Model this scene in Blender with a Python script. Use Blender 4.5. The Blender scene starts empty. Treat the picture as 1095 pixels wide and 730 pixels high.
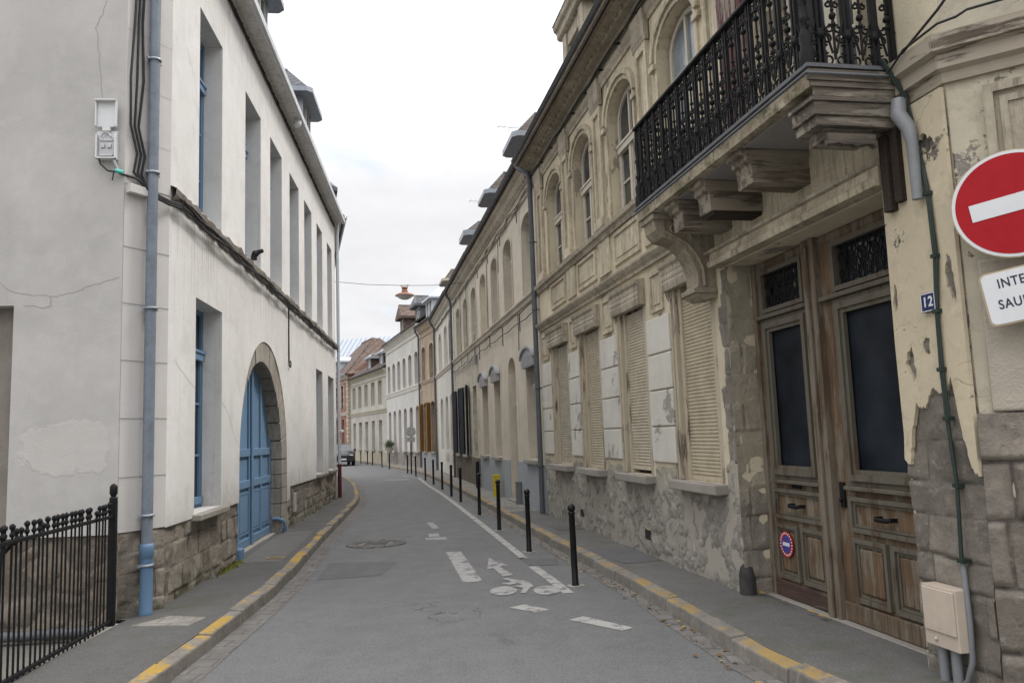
import bpy, math, random
from mathutils import Vector, Matrix
from mathutils.geometry import tessellate_polygon
R = random.Random(7)
S = bpy.context.scene
COL = S.collection
PI = math.pi

# ------------------------------------------------------------------ mesh builder
def ell(cx, cz, rx, rz, a0, a1, n):
    return [(cx + rx*math.cos(a0+(a1-a0)*i/n), cz + rz*math.sin(a0+(a1-a0)*i/n)) for i in range(n+1)]
def hole(x0, x1, z0, z1, rise=0.0, n=10):
    """outline of an opening, counter-clockwise, with an optional elliptical arch of given rise"""
    if rise <= 0: return [(x0, z0), (x1, z0), (x1, z1), (x0, z1)]
    return [(x0, z0), (x1, z0)] + ell((x0+x1)/2, z1-rise, (x1-x0)/2, rise, 0, PI, n)
def area(p):
    return sum(p[i-1][0]*p[i][1]-p[i][0]*p[i-1][1] for i in range(len(p)))/2

class MB:
    def __init__(s): s.v = []; s.f = []; s.m = []; s.s = []
    def add(s, vs, fs, mi=0, sm=False):
        b = len(s.v); s.v += [tuple(v) for v in vs]
        for f in fs:
            s.f.append(tuple(b+i for i in f)); s.m.append(mi); s.s.append(sm)
    def box(s, x0, x1, y0, y1, z0, z1, mi=0):
        v = [(x, y, z) for z in (z0, z1) for y in (y0, y1) for x in (x0, x1)]
        s.add(v, [(0,2,3,1),(4,5,7,6),(0,1,5,4),(1,3,7,5),(3,2,6,7),(2,0,4,6)], mi); return s
    def hexa(s, q, h, mi=0):
        """box over a plan quad q (counter-clockwise) between heights h=(z0,z1)"""
        return s.plan(q, h[0], h[1], mi)
    def plan(s, poly, z0, z1, mi=0, top=True, bottom=True):
        if area(poly) < 0: poly = poly[::-1]
        n = len(poly); t = tessellate_polygon([[Vector((p[0], p[1], 0)) for p in poly]])
        v = [(p[0], p[1], z0) for p in poly]+[(p[0], p[1], z1) for p in poly]
        fs = []
        for a in t:
            if area([poly[i] for i in a]) < 0: a = a[::-1]
            if top: fs.append(tuple(n+i for i in a))
            if bottom: fs.append(tuple(a[::-1]))
        if z1 != z0: fs += [(i, (i+1) % n, n+(i+1) % n, n+i) for i in range(n)]
        s.add(v, fs, mi); return s
    def sheet(s, poly, z, mi=0): return s.plan(poly, z, z, mi, True, False)
    def face_xz(s, outer, holes, y, mi=0):
        """front face (normal -y) with holes"""
        loops = [[Vector((p[0], p[1], 0)) for p in outer]]+[[Vector((p[0], p[1], 0)) for p in h] for h in holes]
        flat = [p for l in loops for p in l]; fs = []
        for a in tessellate_polygon(loops):
            if area([flat[i] for i in a]) < 0: a = a[::-1]
            fs.append(tuple(a))
        s.add([(p.x, y, p.y) for p in flat], fs, mi); return s
    def wall(s, outer, holes, y0=0.0, depth=0.25, mi=0, rmi=None):
        holes = [h if area(h) > 0 else h[::-1] for h in holes]
        s.face_xz(outer, holes, y0, mi)
        for h in holes:
            n = len(h); v = [(p[0], y0, p[1]) for p in h]+[(p[0], y0+depth, p[1]) for p in h]
            s.add(v, [(i, n+i, n+(i+1) % n, (i+1) % n)[::-1] for i in range(n)], mi if rmi is None else rmi)
        return s
    def slab_xz(s, outer, holes, y0, y1, mi=0):
        """solid plate in the xz plane from y0 (front) to y1"""
        if area(outer) < 0: outer = outer[::-1]
        s.wall(outer, holes, y0, y1-y0, mi)
        n = len(outer); v = [(p[0], y0, p[1]) for p in outer]+[(p[0], y1, p[1]) for p in outer]
        s.add(v, [(i, n+i, n+(i+1) % n, (i+1) % n) for i in range(n)], mi)
        b = len(s.f); s.face_xz(outer, holes, y1, mi)
        for i in range(b, len(s.f)): s.f[i] = s.f[i][::-1]
        return s
    def profile(s, pts, x0, x1, mi=0, caps=True):
        """extrude a closed (y,z) outline along x"""
        if area(pts) < 0: pts = pts[::-1]
        n = len(pts); v = [(x0, p[0], p[1]) for p in pts]+[(x1, p[0], p[1]) for p in pts]
        s.add(v, [(i, (i+1) % n, n+(i+1) % n, n+i)[::-1] for i in range(n)], mi)
        if caps:
            for a in tessellate_polygon([[Vector((p[0], p[1], 0)) for p in pts]]):
                if area([pts[i] for i in a]) < 0: a = a[::-1]
                s.add([(x1, pts[i][0], pts[i][1]) for i in a], [(0,1,2)], mi)
                s.add([(x0, pts[i][0], pts[i][1]) for i in a[::-1]], [(0,1,2)], mi)
        return s
    def tube(s, pts, r, n=8, mi=0, caps=True, sm=True):
        pts = [Vector(p) for p in pts]; rs = r if isinstance(r, (list, tuple)) else [r]*len(pts)
        v = []; up = None
        for i, p in enumerate(pts):
            t = (pts[min(i+1, len(pts)-1)]-pts[max(i-1, 0)]).normalized()
            if up is None: up = Vector((0,0,1)) if abs(t.z) < .9 else Vector((1,0,0))
            a = t.cross(up)
            if a.length < 1e-4: a = t.cross(Vector((0,1,0)))
            a.normalize(); b = t.cross(a).normalized(); up = -b if False else a.cross(t)
            for k in range(n):
                an = 2*PI*k/n; v.append(p+(a*math.cos(an)+b*math.sin(an))*rs[i])
        fs = [(i*n+k, i*n+(k+1) % n, (i+1)*n+(k+1) % n, (i+1)*n+k)[::-1] for i in range(len(pts)-1) for k in range(n)]
        s.add(v, fs, mi, sm)
        if caps:
            s.add(v[:n], [tuple(range(n))], mi); s.add(v[-n:], [tuple(range(n))[::-1]], mi)
        return s
    def lathe(s, prof, c=(0,0,0), n=16, mi=0, sm=True):
        v = []
        for (r, z) in prof:
            for k in range(n):
                a = 2*PI*k/n; v.append((c[0]+r*math.cos(a), c[1]+r*math.sin(a), c[2]+z))
        fs = [(i*n+k, i*n+(k+1) % n, (i+1)*n+(k+1) % n, (i+1)*n+k) for i in range(len(prof)-1) for k in range(n)]
        s.add(v, fs, mi, sm); return s
    def ball(s, c, r, n=8, mi=0, sq=1.0):
        m = max(4, n//2)
        return s.lathe([(max(1e-4, r*math.sin(PI*i/m)), -r*sq*math.cos(PI*i/m)) for i in range(m+1)], c, n, mi)
    def build(s, name, mats, parent=None, loc=None, rotz=0.0, bevel=0, mat4=None, seg=2):
        me = bpy.data.meshes.new(name); me.from_pydata(s.v, [], s.f)
        if not isinstance(mats, (list, tuple)): mats = [mats]
        for m in mats: me.materials.append(m)
        me.polygons.foreach_set('material_index', s.m); me.polygons.foreach_set('use_smooth', s.s)
        me.validate(); me.update()
        o = bpy.data.objects.new(name, me); COL.objects.link(o)
        if parent is not None: o.parent = parent
        if mat4 is not None: o.matrix_local = mat4
        else:
            if loc is not None: o.location = loc
            o.rotation_euler = (0, 0, rotz)
        if bevel:
            b = o.modifiers.new('bevel', 'BEVEL'); b.width = bevel; b.segments = seg; b.limit_method = 'ANGLE'; b.angle_limit = .6
        return o

def tag(o, label=None, cat=None, group=None, kind=None):
    if label: o['label'] = label
    if cat: o['category'] = cat
    if group: o['group'] = group
    if kind: o['kind'] = kind
    return o
def empty(name, loc=(0,0,0), rz=0.0):
    o = bpy.data.objects.new(name, None); COL.objects.link(o); o.location = loc; o.rotation_euler = (0,0,rz)
    o.empty_display_size = .2; return o
def copy_tree(o, parent=None):
    c = o.copy(); COL.objects.link(c)
    if parent is not None: c.parent = parent
    for ch in list(o.children): copy_tree(ch, c)
    return c
def T(loc, rz=0.0): return Matrix.Translation(loc) @ Matrix.Rotation(rz, 4, 'Z')

# ------------------------------------------------------------------ node materials
class NT:
    def __init__(s, name, world=False):
        s.mat = bpy.data.materials.new(name); s.mat.use_nodes = True
        s.t = s.mat.node_tree; s.t.nodes.clear()
        s.out = s.t.nodes.new('ShaderNodeOutputMaterial'); s.b = s.t.nodes.new('ShaderNodeBsdfPrincipled')
        s.t.links.new(s.b.outputs[0], s.out.inputs[0])
        s.tc = s.t.nodes.new('ShaderNodeTexCoord'); s.obj = s.tc.outputs['Object']
    def n(s, typ, **kw):
        x = s.t.nodes.new(typ)
        for k, v in kw.items(): setattr(x, k, v)
        return x
    def put(s, sock, val):
        if hasattr(val, 'is_output'): s.t.links.new(val, sock)
        else: sock.default_value = val if not (isinstance(val, tuple) and len(val) == 3 and sock.type == 'RGBA') else (*val, 1)
    def vec(s, scale=(1,1,1), loc=(0,0,0), rot=(0,0,0), src=None):
        m = s.n('ShaderNodeMapping'); s.put(m.inputs[0], src or s.obj)
        m.inputs['Scale'].default_value = scale; m.inputs['Location'].default_value = loc; m.inputs['Rotation'].default_value = rot
        return m.outputs[0]
    def noise(s, scale=5, detail=4, rough=.55, v=None, dist=0):
        x = s.n('ShaderNodeTexNoise'); s.put(x.inputs['Vector'], v or s.obj)
        x.inputs['Scale'].default_value = scale; x.inputs['Detail'].default_value = detail
        x.inputs['Roughness'].default_value = rough; x.inputs['Distortion'].default_value = dist
        return x.outputs[0]
    def voro(s, scale=5, feat='F1', v=None, out=0, rnd=1.0):
        x = s.n('ShaderNodeTexVoronoi', feature=feat); s.put(x.inputs['Vector'], v or s.obj)
        x.inputs['Scale'].default_value = scale; x.inputs['Randomness'].default_value = rnd
        return x.outputs[out]
    def ramp(s, fac, lo, hi, a=0.0, b=1.0):
        x = s.n('ShaderNodeMapRange', clamp=True); s.put(x.inputs[0], fac)
        for i, v in zip((1,2,3,4), (lo, hi, a, b)): s.put(x.inputs[i], v)
        return x.outputs[0]
    def math(s, op, a, b=0.0):
        x = s.n('ShaderNodeMath', operation=op); s.put(x.inputs[0], a); s.put(x.inputs[1], b); return x.outputs[0]
    def mix(s, fac, a, b, mode='MIX'):
        x = s.n('ShaderNodeMix', data_type='RGBA', blend_type=mode)
        s.put(x.inputs[0], fac); s.put(x.inputs[6], a); s.put(x.inputs[7], b); return x.outputs[2]
    def xyz(s, v=None):
        x = s.n('ShaderNodeSeparateXYZ'); s.put(x.inputs[0], v or s.obj); return x.outputs
    def comb(s, x, y, z=0.0):
        c = s.n('ShaderNodeCombineXYZ')
        for i, q in enumerate((x, y, z)): s.put(c.inputs[i], q)
        return c.outputs[0]
    def vadd(s, a, b, k=1.0):
        m = s.n('ShaderNodeVectorMath', operation='MULTIPLY_ADD'); s.put(m.inputs[0], b); m.inputs[1].default_value = (k,k,k); s.put(m.inputs[2], a)
        return m.outputs[0]
    def nvec(s, scale, detail=3, v=None):
        x = s.n('ShaderNodeTexNoise'); s.put(x.inputs['Vector'], v or s.obj); x.inputs['Scale'].default_value = scale; x.inputs['Detail'].default_value = detail
        m = s.n('ShaderNodeVectorMath', operation='SUBTRACT'); s.put(m.inputs[0], x.outputs[1]); m.inputs[1].default_value = (.5,.5,.5)
        return m.outputs[0]
    def brick(s, v, c1, c2, mo, w, h, mortar=.01, off=.5, bias=0.0, smooth=.1):
        x = s.n('ShaderNodeTexBrick', offset=off); s.put(x.inputs['Vector'], v)
        s.put(x.inputs[1], c1); s.put(x.inputs[2], c2); s.put(x.inputs[3], mo)
        x.inputs['Scale'].default_value = 1; x.inputs['Mortar Size'].default_value = mortar; x.inputs['Bias'].default_value = bias
        x.inputs['Brick Width'].default_value = w; x.inputs['Row Height'].default_value = h; x.inputs['Mortar Smooth'].default_value = smooth
        return x.outputs
    def bump(s, h, strength=.3, dist=.02, prev=None):
        x = s.n('ShaderNodeBump'); x.inputs['Strength'].default_value = strength; x.inputs['Distance'].default_value = dist
        s.put(x.inputs['Height'], h)
        if prev is not None: s.put(x.inputs['Normal'], prev)
        return x.outputs[0]
    def done(s, col, rough=.8, normal=None, metal=0.0, spec=.3):
        s.put(s.b.inputs['Base Color'], col); s.put(s.b.inputs['Roughness'], rough); s.put(s.b.inputs['Metallic'], metal)
        s.b.inputs['Specular IOR Level'].default_value = spec
        if normal is not None: s.put(s.b.inputs['Normal'], normal)
        return s.mat

def sc(c, k): return tuple(min(1, x*k) for x in c)

def plaster(name, base, stain=None, amt=.5, grime=(.16,.145,.125), streak=.35, peel=None, peel_t=.62, rough=.88, bump=.25, scale=1.0, off=0.0):
    """old painted render: mottled colour, vertical rain streaks, scattered grime, optional flaked-off areas"""
    m = NT(name); stain = stain or sc(base, .72); o = m.vec(loc=(off, off*.7, off*1.3))
    c = m.mix(m.ramp(m.noise(.9*scale, 7, .62, o), .35, .68, 0, amt), base, stain)
    c = m.mix(m.ramp(m.noise(5*scale, 6, .65, o), .45, .75, 0, amt*.45), c, sc(base, 1.14))
    st = m.noise(1, 5, .6, m.vec((5.5, 5.5, .35), (off, 0, 0)))
    c = m.mix(m.math('MULTIPLY', m.ramp(st, .54, .72), m.ramp(m.noise(.8, 3, .5, o), .4, .65, 0, streak)), c, grime)
    sp = m.noise(14*scale, 6, .7, o)
    c = m.mix(m.ramp(sp, .63, .76, 0, amt*.7), c, sc(grime, 1.6))
    h = m.math('ADD', m.noise(60, 3, .6), m.math('MULTIPLY', m.noise(4, 4, .6, o), 2.2))
    nrm = m.bump(h, bump, .012)
    if peel:
        pn = m.noise(1.25*scale, 11, .68, o, .4); k = m.ramp(pn, peel_t, peel_t+.018)
        pc = m.mix(m.noise(9, 5, .6), peel, sc(peel, .55))
        c = m.mix(k, c, pc); nrm = m.bump(m.math('MULTIPLY', k, -1.0), .7, .012, nrm)
        hair = m.voro(5.5*scale, 'DISTANCE_TO_EDGE', m.vadd(o, m.nvec(3, 4), .35))
        hk = m.math('MULTIPLY', m.ramp(hair, .0, .012, 1, 0), m.ramp(m.noise(1.7, 3), .5, .6))
        c = m.mix(m.math('MULTIPLY', hk, .6), c, sc(grime, .8)); nrm = m.bump(m.math('MULTIPLY', hk, -1), .3, .01, nrm)
    return m.done(c, rough, nrm)

def ashlar(name, c1, c2, mortar, w=.5, h=.25, msize=.012, warp=.05, grime=(.1,.09,.08), gr=.5, bump=.6, axis='xz', light=None):
    """coursed stone blocks with worn faces and sunk joints"""
    m = NT(name); X = m.xyz(); p = m.comb(m.math('ADD', X[0], X[1]) if axis == 'xz' else X[0], X[2] if axis == 'xz' else X[1], 0.0)
    p = m.vadd(p, m.nvec(2.6, 4), warp)
    b = m.brick(p, c1, c2, mortar, w, h, msize, .5, 0, .4)
    c = m.mix(m.ramp(m.noise(3.1, 7, .65), .35, .7, 0, .7), b[0], sc(c1, .55))
    c = m.mix(m.ramp(m.noise(11, 6, .7), .55, .72, 0, .5), c, light or sc(c2, 1.5))
    c = m.mix(m.ramp(m.noise(.9, 6, .6), .48, .68, 0, gr), c, grime)
    h1 = m.math('ADD', m.math('MULTIPLY', b[1], -1.3), m.math('MULTIPLY', m.noise(8, 8, .7), 1.3))
    return m.done(c, .9, m.bump(m.math('ADD', h1, m.math('MULTIPLY', m.noise(45, 4, .7), .5)), bump, .03))

def rubble(name, c1, c2, mortar, scale=3.2, axis='xz', bump=.9, wash=None, wz=(.75, 1.15)):
    """irregular field stones, half smeared with old mortar, washed over with flaking paint near the top"""
    m = NT(name); X = m.xyz(); p = m.comb(X[0], m.math('MULTIPLY', X[2] if axis == 'xz' else X[1], 1.5), 0.0)
    p = m.vadd(m.vadd(p, m.nvec(2.2, 4), .22), m.nvec(14, 4), .05)
    e = m.voro(scale, 'DISTANCE_TO_EDGE', p, 0, .75); cell = m.voro(scale, 'F1', p, 1, .75)
    g = m.xyz(cell)[0]
    c = m.mix(g, c1, c2); c = m.mix(m.ramp(m.noise(7, 9, .75), .38, .66, 0, .75), c, sc(c1, .55))
    c = m.mix(m.ramp(m.noise(19, 7, .78), .54, .66, 0, .6), c, sc(c2, 1.4))
    smear = m.ramp(m.noise(2.1, 9, .74), .47, .56); je = m.ramp(m.math('ADD', e, m.math('MULTIPLY', m.noise(20, 5, .7), .05)), .03, .075, 1, 0)
    k = m.math('MAXIMUM', m.math('MULTIPLY', je, .8), m.math('MULTIPLY', smear, .5)); c = m.mix(k, c, m.mix(m.noise(9, 8, .75), sc(mortar, .6), sc(mortar, 1.3)))
    if wash:
        wm = m.math('ADD', X[2], m.math('MULTIPLY', m.math('SUBTRACT', m.noise(2.2, 9, .75), .5), 1.5))
        c = m.mix(m.ramp(wm, wz[0], wz[1], 0, .85), c, wash)
    c = m.mix(m.ramp(m.noise(1.1, 7, .68, m.vec(loc=(4,2,7))), .5, .64, 0, .55), c, (.085,.078,.07))
    h = m.math('ADD', m.math('MULTIPLY', m.math('MULTIPLY', m.ramp(e, 0, .07), m.math('SUBTRACT', 1.0, m.math('MULTIPLY', smear, .8))), .8), m.math('MULTIPLY', m.noise(9, 12, .85), 3.4))
    dk = m.ramp(m.noise(13, 9, .8, m.vec(loc=(2,5,1))), .56, .64, 0, .7); c = m.mix(dk, c, (.06,.054,.047))
    return m.done(c, .92, m.bump(h, bump, .045))

def flaked(name, base, stain, stone1, stone2, zlow=1.15, t=.53, off=0.0):
    """thick cream paint flaking off coursed stone, bare and grey low down"""
    m = NT(name); X = m.xyz(); o = m.vec(loc=(off, off*.7, off*1.3))
    p = m.vadd(m.comb(X[0], X[2], 0.0), m.nvec(3, 4), .09)
    b = m.brick(p, stone1, stone2, sc(stone1, .62), .42, .24, .016, .5, 0, .8)
    stn = m.mix(m.ramp(m.noise(7, 8, .75), .38, .66, 0, .75), b[0], sc(stone1, .5)); stn = m.mix(m.ramp(m.noise(16, 6, .75), .55, .68, 0, .6), stn, sc(stone2, 1.5))
    c = m.mix(m.ramp(m.noise(1.3, 7, .65, o), .38, .66, 0, .7), base, stain); c = m.mix(m.ramp(m.noise(9, 7, .75, o), .52, .72, 0, .5), c, sc(stain, .72)); c = m.mix(m.ramp(m.noise(5, 6, .7, m.vec(loc=(off+4,2,1))), .55, .7, 0, .6), c, sc(base, 1.2))
    pn = m.noise(1.9, 12, .74, o, .15)
    low = m.ramp(X[2], zlow-.5, zlow+.75, .27, 0.0)
    k = m.ramp(m.math('ADD', pn, low), t, t+.014); rim = m.math('MULTIPLY', m.ramp(m.math('ADD', pn, low), t-.03, t), m.math('SUBTRACT', 1.0, k))
    c = m.mix(m.math('MULTIPLY', rim, .5), c, sc(base, 1.15))
    grey = m.mix(m.ramp(m.noise(3.3, 8, .7), .4, .62), stn, sc(stone2, 1.15)); col = m.mix(k, c, m.mix(m.ramp(m.math('ADD', X[2], m.noise(2, 5)), 1.2, 1.9, 1, 0), stn, grey))
    hair = m.voro(5, 'DISTANCE_TO_EDGE', m.vadd(o, m.nvec(3, 5), .4)); hk = m.math('MULTIPLY', m.ramp(hair, 0, .011, 1, 0), m.ramp(m.noise(1.9, 3), .56, .64)); col = m.mix(m.math('MULTIPLY', hk, .5), col, sc(stone1, .4))
    h = m.math('ADD', m.math('MULTIPLY', k, m.math('ADD', m.math('MULTIPLY', b[1], -1.2), -.9)), m.math('ADD', m.math('MULTIPLY', m.noise(12, 10, .8), m.math('ADD', m.math('MULTIPLY', k, 1.6), .35)), m.math('MULTIPLY', hk, -.3)))
    return m.done(col, .9, m.bump(h, .8, .022))

def masonry(name, c1, c2, mortar, dirt=(.09,.08,.07), wash=None, wz=(1.0, 1.4), dk=.35, moss=None):
    """stone whose joints and stones come from the wall's own relief (attributes edge, cell)"""
    m = NT(name); at = m.n('ShaderNodeAttribute', attribute_name='edge').outputs[2]; ce = m.n('ShaderNodeAttribute', attribute_name='cell').outputs[2]; X = m.xyz()
    c = m.mix(ce, c1, c2); c = m.mix(m.ramp(m.noise(5, 9, .75), .38, .66, 0, .6), c, sc(c1, .62)); c = m.mix(m.ramp(m.noise(14, 8, .78), .52, .66, 0, .6), c, sc(c2, 1.3))
    k = m.ramp(m.math('ADD', at, m.math('MULTIPLY', m.math('SUBTRACT', m.noise(16, 6, .75), .5), .55)), .18, .5, 1, 0); c = m.mix(m.math('MULTIPLY', k, .9), c, m.mix(m.ramp(m.noise(9, 7, .75), .4, .6), sc(mortar, .42), sc(mortar, .95)))
    c = m.mix(m.ramp(m.noise(2.0, 8, .72, m.vec(loc=(6,1,3))), .50, .62, 0, .55), c, m.mix(m.noise(12, 7, .75), sc(mortar, .9), sc(mortar, 1.35)))
    if wash:
        wm = m.math('ADD', X[2], m.math('MULTIPLY', m.math('SUBTRACT', m.noise(2.2, 10, .76), .5), 1.6)); c = m.mix(m.ramp(wm, wz[0], wz[0]+(wz[1]-wz[0])*.3, 0, .85), c, m.mix(m.noise(7, 7, .7), wash, sc(wash, .75)))
    c = m.mix(m.ramp(m.noise(1.2, 8, .7, m.vec(loc=(4,2,7))), .50, .66, 0, dk), c, dirt); c = m.mix(m.ramp(m.noise(24, 8, .8), .58, .66, 0, .7), c, sc(dirt, .8))
    if moss: c = m.mix(m.ramp(m.math('ADD', m.noise(2.5, 6, .7), m.ramp(X[2], .1, .7, .12, -.1)), .55, .68, 0, .7), c, moss)
    return m.done(c, .93, m.bump(m.math('ADD', m.noise(38, 8, .8), m.math('MULTIPLY', m.noise(12, 9, .82), 1.6)), .9, .024))

from mathutils import noise as MN
def sstep(x, a, b): t = min(1, max(0, (x-a)/(b-a))); return t*t*(3-2*t)
def relief(name, mat, parent, x0, x1, z0, z1, step, y=0.0, amp=.03, mode='rubble', size=.28, rows=None, seed=0, keep=None, mat4=None, rough=.012, joint=.045, lens=(.28, .6)):
    """wall face modelled as individual stones: a fine sheet pushed out stone by stone"""
    nx = max(2, round((x1-x0)/step)); nz = max(2, round((z1-z0)/step)); rr = random.Random(seed); V = []; ed = []; cl = []
    if mode == 'coursed':
        table = []; z = z0
        while z < z1:
            h = rr.uniform(*rows); row = [z, min(z+h, z1+h), []]; x = x0-rr.uniform(0, lens[1])
            while x < x1:
                l = rr.uniform(*lens); row[2].append((x, x+l, rr.random(), rr.uniform(-.35, .35), rr.uniform(-.05, .05), rr.uniform(-.05, .05))); x += l
            table.append(row); z += h
    for j in range(nz+1):
        for i in range(nx+1):
            x = x0+(x1-x0)*i/nx; z = z0+(z1-z0)*j/nz; w = MN.noise_vector(Vector((x*3+seed, z*3, 1.7)))*.022; px, pz = x+w.x, z+w.y
            if mode == 'rubble':
                ds, ps = MN.voronoi(Vector((px/size+seed, pz/size*1.25, seed*1.3))); d = (ds[1]-ds[0])*size; c = MN.cell(Vector((ps[0].x*37.3, ps[0].y*19.7, 2.0))); b = c-.5; tl = 0
            else:
                row = next((r for r in table if r[0] <= pz < r[1]), table[-1] if pz >= z1 else table[0]); bl = next((q for q in row[2] if q[0] <= px < q[1]), row[2][-1])
                d = min(px-bl[0], bl[1]-px, pz-row[0], row[1]-pz); d = max(0, d); c = bl[2]; b = bl[3]; tl = (px-(bl[0]+bl[1])/2)*bl[4]*2+(pz-(row[0]+row[1])/2)*bl[5]*2
            e = sstep(d, 0, joint); f = MN.fractal(Vector((x*6+seed, z*6, 3.1)), .8, 2.1, 5)*rough; g = MN.fractal(Vector((x*2.2, z*2.2+seed, 9.1)), .9, 2, 3)*rough*.9
            h = e*amp*(.75+b*.7)+tl*e+f+g
            V.append((x, y-h, z)); ed.append(min(1, d/joint)); cl.append(c % 1.0)
    F = []
    for j in range(nz):
        for i in range(nx):
            xc, zc = x0+(x1-x0)*(i+.5)/nx, z0+(z1-z0)*(j+.5)/nz
            if keep is None or keep(xc, zc): a = j*(nx+1)+i; F.append((a, a+1, a+nx+2, a+nx+1))
    me = bpy.data.meshes.new(name); me.from_pydata(V, [], F); me.polygons.foreach_set('use_smooth', [True]*len(F)); me.materials.append(mat)
    for nm, dat in (('edge', ed), ('cell', cl)): at = me.attributes.new(nm, 'FLOAT', 'POINT'); at.data.foreach_set('value', dat)
    me.update(); o = bpy.data.objects.new(name, me); COL.objects.link(o); o.parent = parent
    if mat4 is not None: o.matrix_local = mat4
    return o

def drybrush(name, base, dark, amt=.6, off=0.0, bump=.5, flake=.35):
    """old painted mouldings: thin vertical scuffs, dirt runs and small losses"""
    m = NT(name); c = m.mix(m.ramp(m.noise(1.1, 8, .68, m.vec(loc=(off, 1, 2))), .36, .66, 0, amt), base, dark)
    st = m.noise(1, 8, .72, m.vec((26, 26, 1.6), (off, 0, 0))); c = m.mix(m.ramp(st, .50, .68, 0, amt), c, sc(dark, .62))
    s2 = m.noise(1, 7, .7, m.vec((7, 7, .5), (0, off, 0))); c = m.mix(m.ramp(s2, .53, .70, 0, amt*.8), c, (.14,.115,.085))
    c = m.mix(m.ramp(m.noise(11, 9, .78), .52, .66, 0, flake), c, sc(dark, .8)); c = m.mix(m.ramp(m.noise(7, 7, .75, m.vec(loc=(3,off,5))), .54, .68, 0, .45), c, sc(base, 1.18))
    return m.done(c, .9, m.bump(m.math('ADD', m.noise(26, 9, .8), m.math('MULTIPLY', st, .8)), bump, .012))

def wood(name, base, dark, paint=None, pt=.5, along='z', bump=.5, rough=.75):
    m = NT(name); sc3 = {'z': (22, 22, 1.1), 'x': (1.1, 22, 22), 'y': (22, 1.1, 22)}[along]
    g = m.noise(1, 10, .72, m.vec(tuple(x*2.2 if x > 5 else x*1.3 for x in sc3)), .25); c = m.mix(m.ramp(g, .34, .66), dark, base); c = m.mix(m.ramp(m.noise(1, 6, .7, m.vec(tuple(x*5 if x > 5 else x*3 for x in sc3))), .56, .68, 0, .6), c, sc(dark, .6))
    c = m.mix(m.ramp(m.noise(2.3, 5), .4, .7, 0, .5), c, sc(dark, .8))
    h = g
    if paint:
        k = m.ramp(m.math('ADD', m.noise(1, 8, .7, m.vec(tuple(x*.35 if x > 5 else x for x in sc3))), m.math('MULTIPLY', m.noise(2, 4), .3)), pt, pt+.07)
        c = m.mix(k, c, m.mix(m.noise(8, 4), paint, sc(paint, .75))); h = m.math('ADD', g, m.math('MULTIPLY', k, .6))
    return m.done(c, rough, m.bump(h, bump, .006))

def paintm(name, col, rough=.5, dirt=.35, dcol=None, metal=0.0, bump=.08, spec=.4, rust=None, rt=.66):
    """painted metal / lacquer with soft dirt and optional rust specks"""
    m = NT(name); c = m.mix(m.ramp(m.noise(6, 6, .65), .4, .7, 0, dirt), col, dcol or sc(col, .55))
    c = m.mix(m.ramp(m.noise(30, 4, .6), .5, .75, 0, dirt*.5), c, sc(col, 1.3))
    if rust: c = m.mix(m.ramp(m.noise(9, 8, .7, m.vec((1,1,.4))), rt, rt+.05), c, rust)
    r = m.ramp(m.noise(12, 4), .3, .7, max(.05, rough-.12), min(1, rough+.15))
    return m.done(c, r, m.bump(m.noise(40, 3), bump, .004), metal, spec)

def asphalt(name, base=(.1,.1,.103), patch=.35, lightc=None, moss=None):
    m = NT(name); agg = m.voro(170, 'F1', None, 1); g = m.xyz(agg)[0]
    c = m.mix(m.ramp(m.noise(.55, 6, .6), .35, .7, 0, patch), base, sc(base, .68))
    c = m.mix(m.ramp(m.noise(2.7, 7, .7), .45, .72, 0, patch), c, lightc or sc(base, 1.35))
    c = m.mix(m.ramp(m.noise(.6, 4, .5, m.vec((3.2, .35, 1))), .45, .7, 0, patch*.7), c, sc(base, .72))
    c = m.mix(m.ramp(m.noise(.9, 8, .72, m.vec((2.2, .5, 1), (5,3,0))), .5, .66, 0, patch), c, sc(base, 1.28)); c = m.mix(m.ramp(m.noise(1.9, 9, .75, m.vec(loc=(2,9,0))), .52, .66, 0, patch), c, sc(base, .7))
    c = m.mix(.5, c, m.mix(g, sc(base, .4), sc(base, 1.8)))
    c = m.mix(m.ramp(m.noise(95, 3, .7), .66, .74, 0, .55), c, sc(base, 2.1))
    cr = m.voro(.55, 'DISTANCE_TO_EDGE', m.vadd(m.obj, m.nvec(1.6, 6), .9)); ck = m.math('MULTIPLY', m.ramp(cr, 0, .006, 1, 0), m.ramp(m.noise(.35, 2, .5, m.vec(loc=(3,8,0))), .58, .66))
    c = m.mix(m.math('MULTIPLY', ck, .75), c, (.02,.02,.02))
    sp = m.ramp(m.noise(1.3, 4, .6, m.vec(loc=(9,1,0)), .5), .66, .72, 0, .45); c = m.mix(sp, c, sc(base, .5))
    if moss: c = m.mix(m.ramp(m.noise(1.6, 6, .7, m.vec(loc=(1,4,0))), .52, .68, 0, .6), c, moss)
    return m.done(c, m.ramp(m.noise(3, 4), .3, .7, .72, .92), m.bump(m.math('SUBTRACT', m.voro(170), m.math('MULTIPLY', ck, 2)), .35, .006), 0, .35)

def roadpaint(name, col, under, wear=.47):
    m = NT(name); k = m.ramp(m.math('ADD', m.noise(5, 9, .75), m.math('MULTIPLY', m.noise(60, 3, .7), .25)), wear+.1, wear+.17)
    c = m.mix(m.math('MULTIPLY', k, .9), under, m.mix(m.noise(3, 5), col, sc(col, .72)))
    return m.done(c, .8, m.bump(m.noise(120, 2), .2, .004))

def glass(name, col=(.02,.022,.025), rough=.06, vary=.5, spec=.5):
    m = NT(name); c = m.mix(m.ramp(m.noise(1.4, 3), .4, .65, 0, vary), col, sc(col, 3.2))
    return m.done(c, m.ramp(m.noise(5, 4), .35, .7, rough, rough+.12), m.bump(m.noise(2.2, 2), .05, .02), 0, spec)

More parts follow.
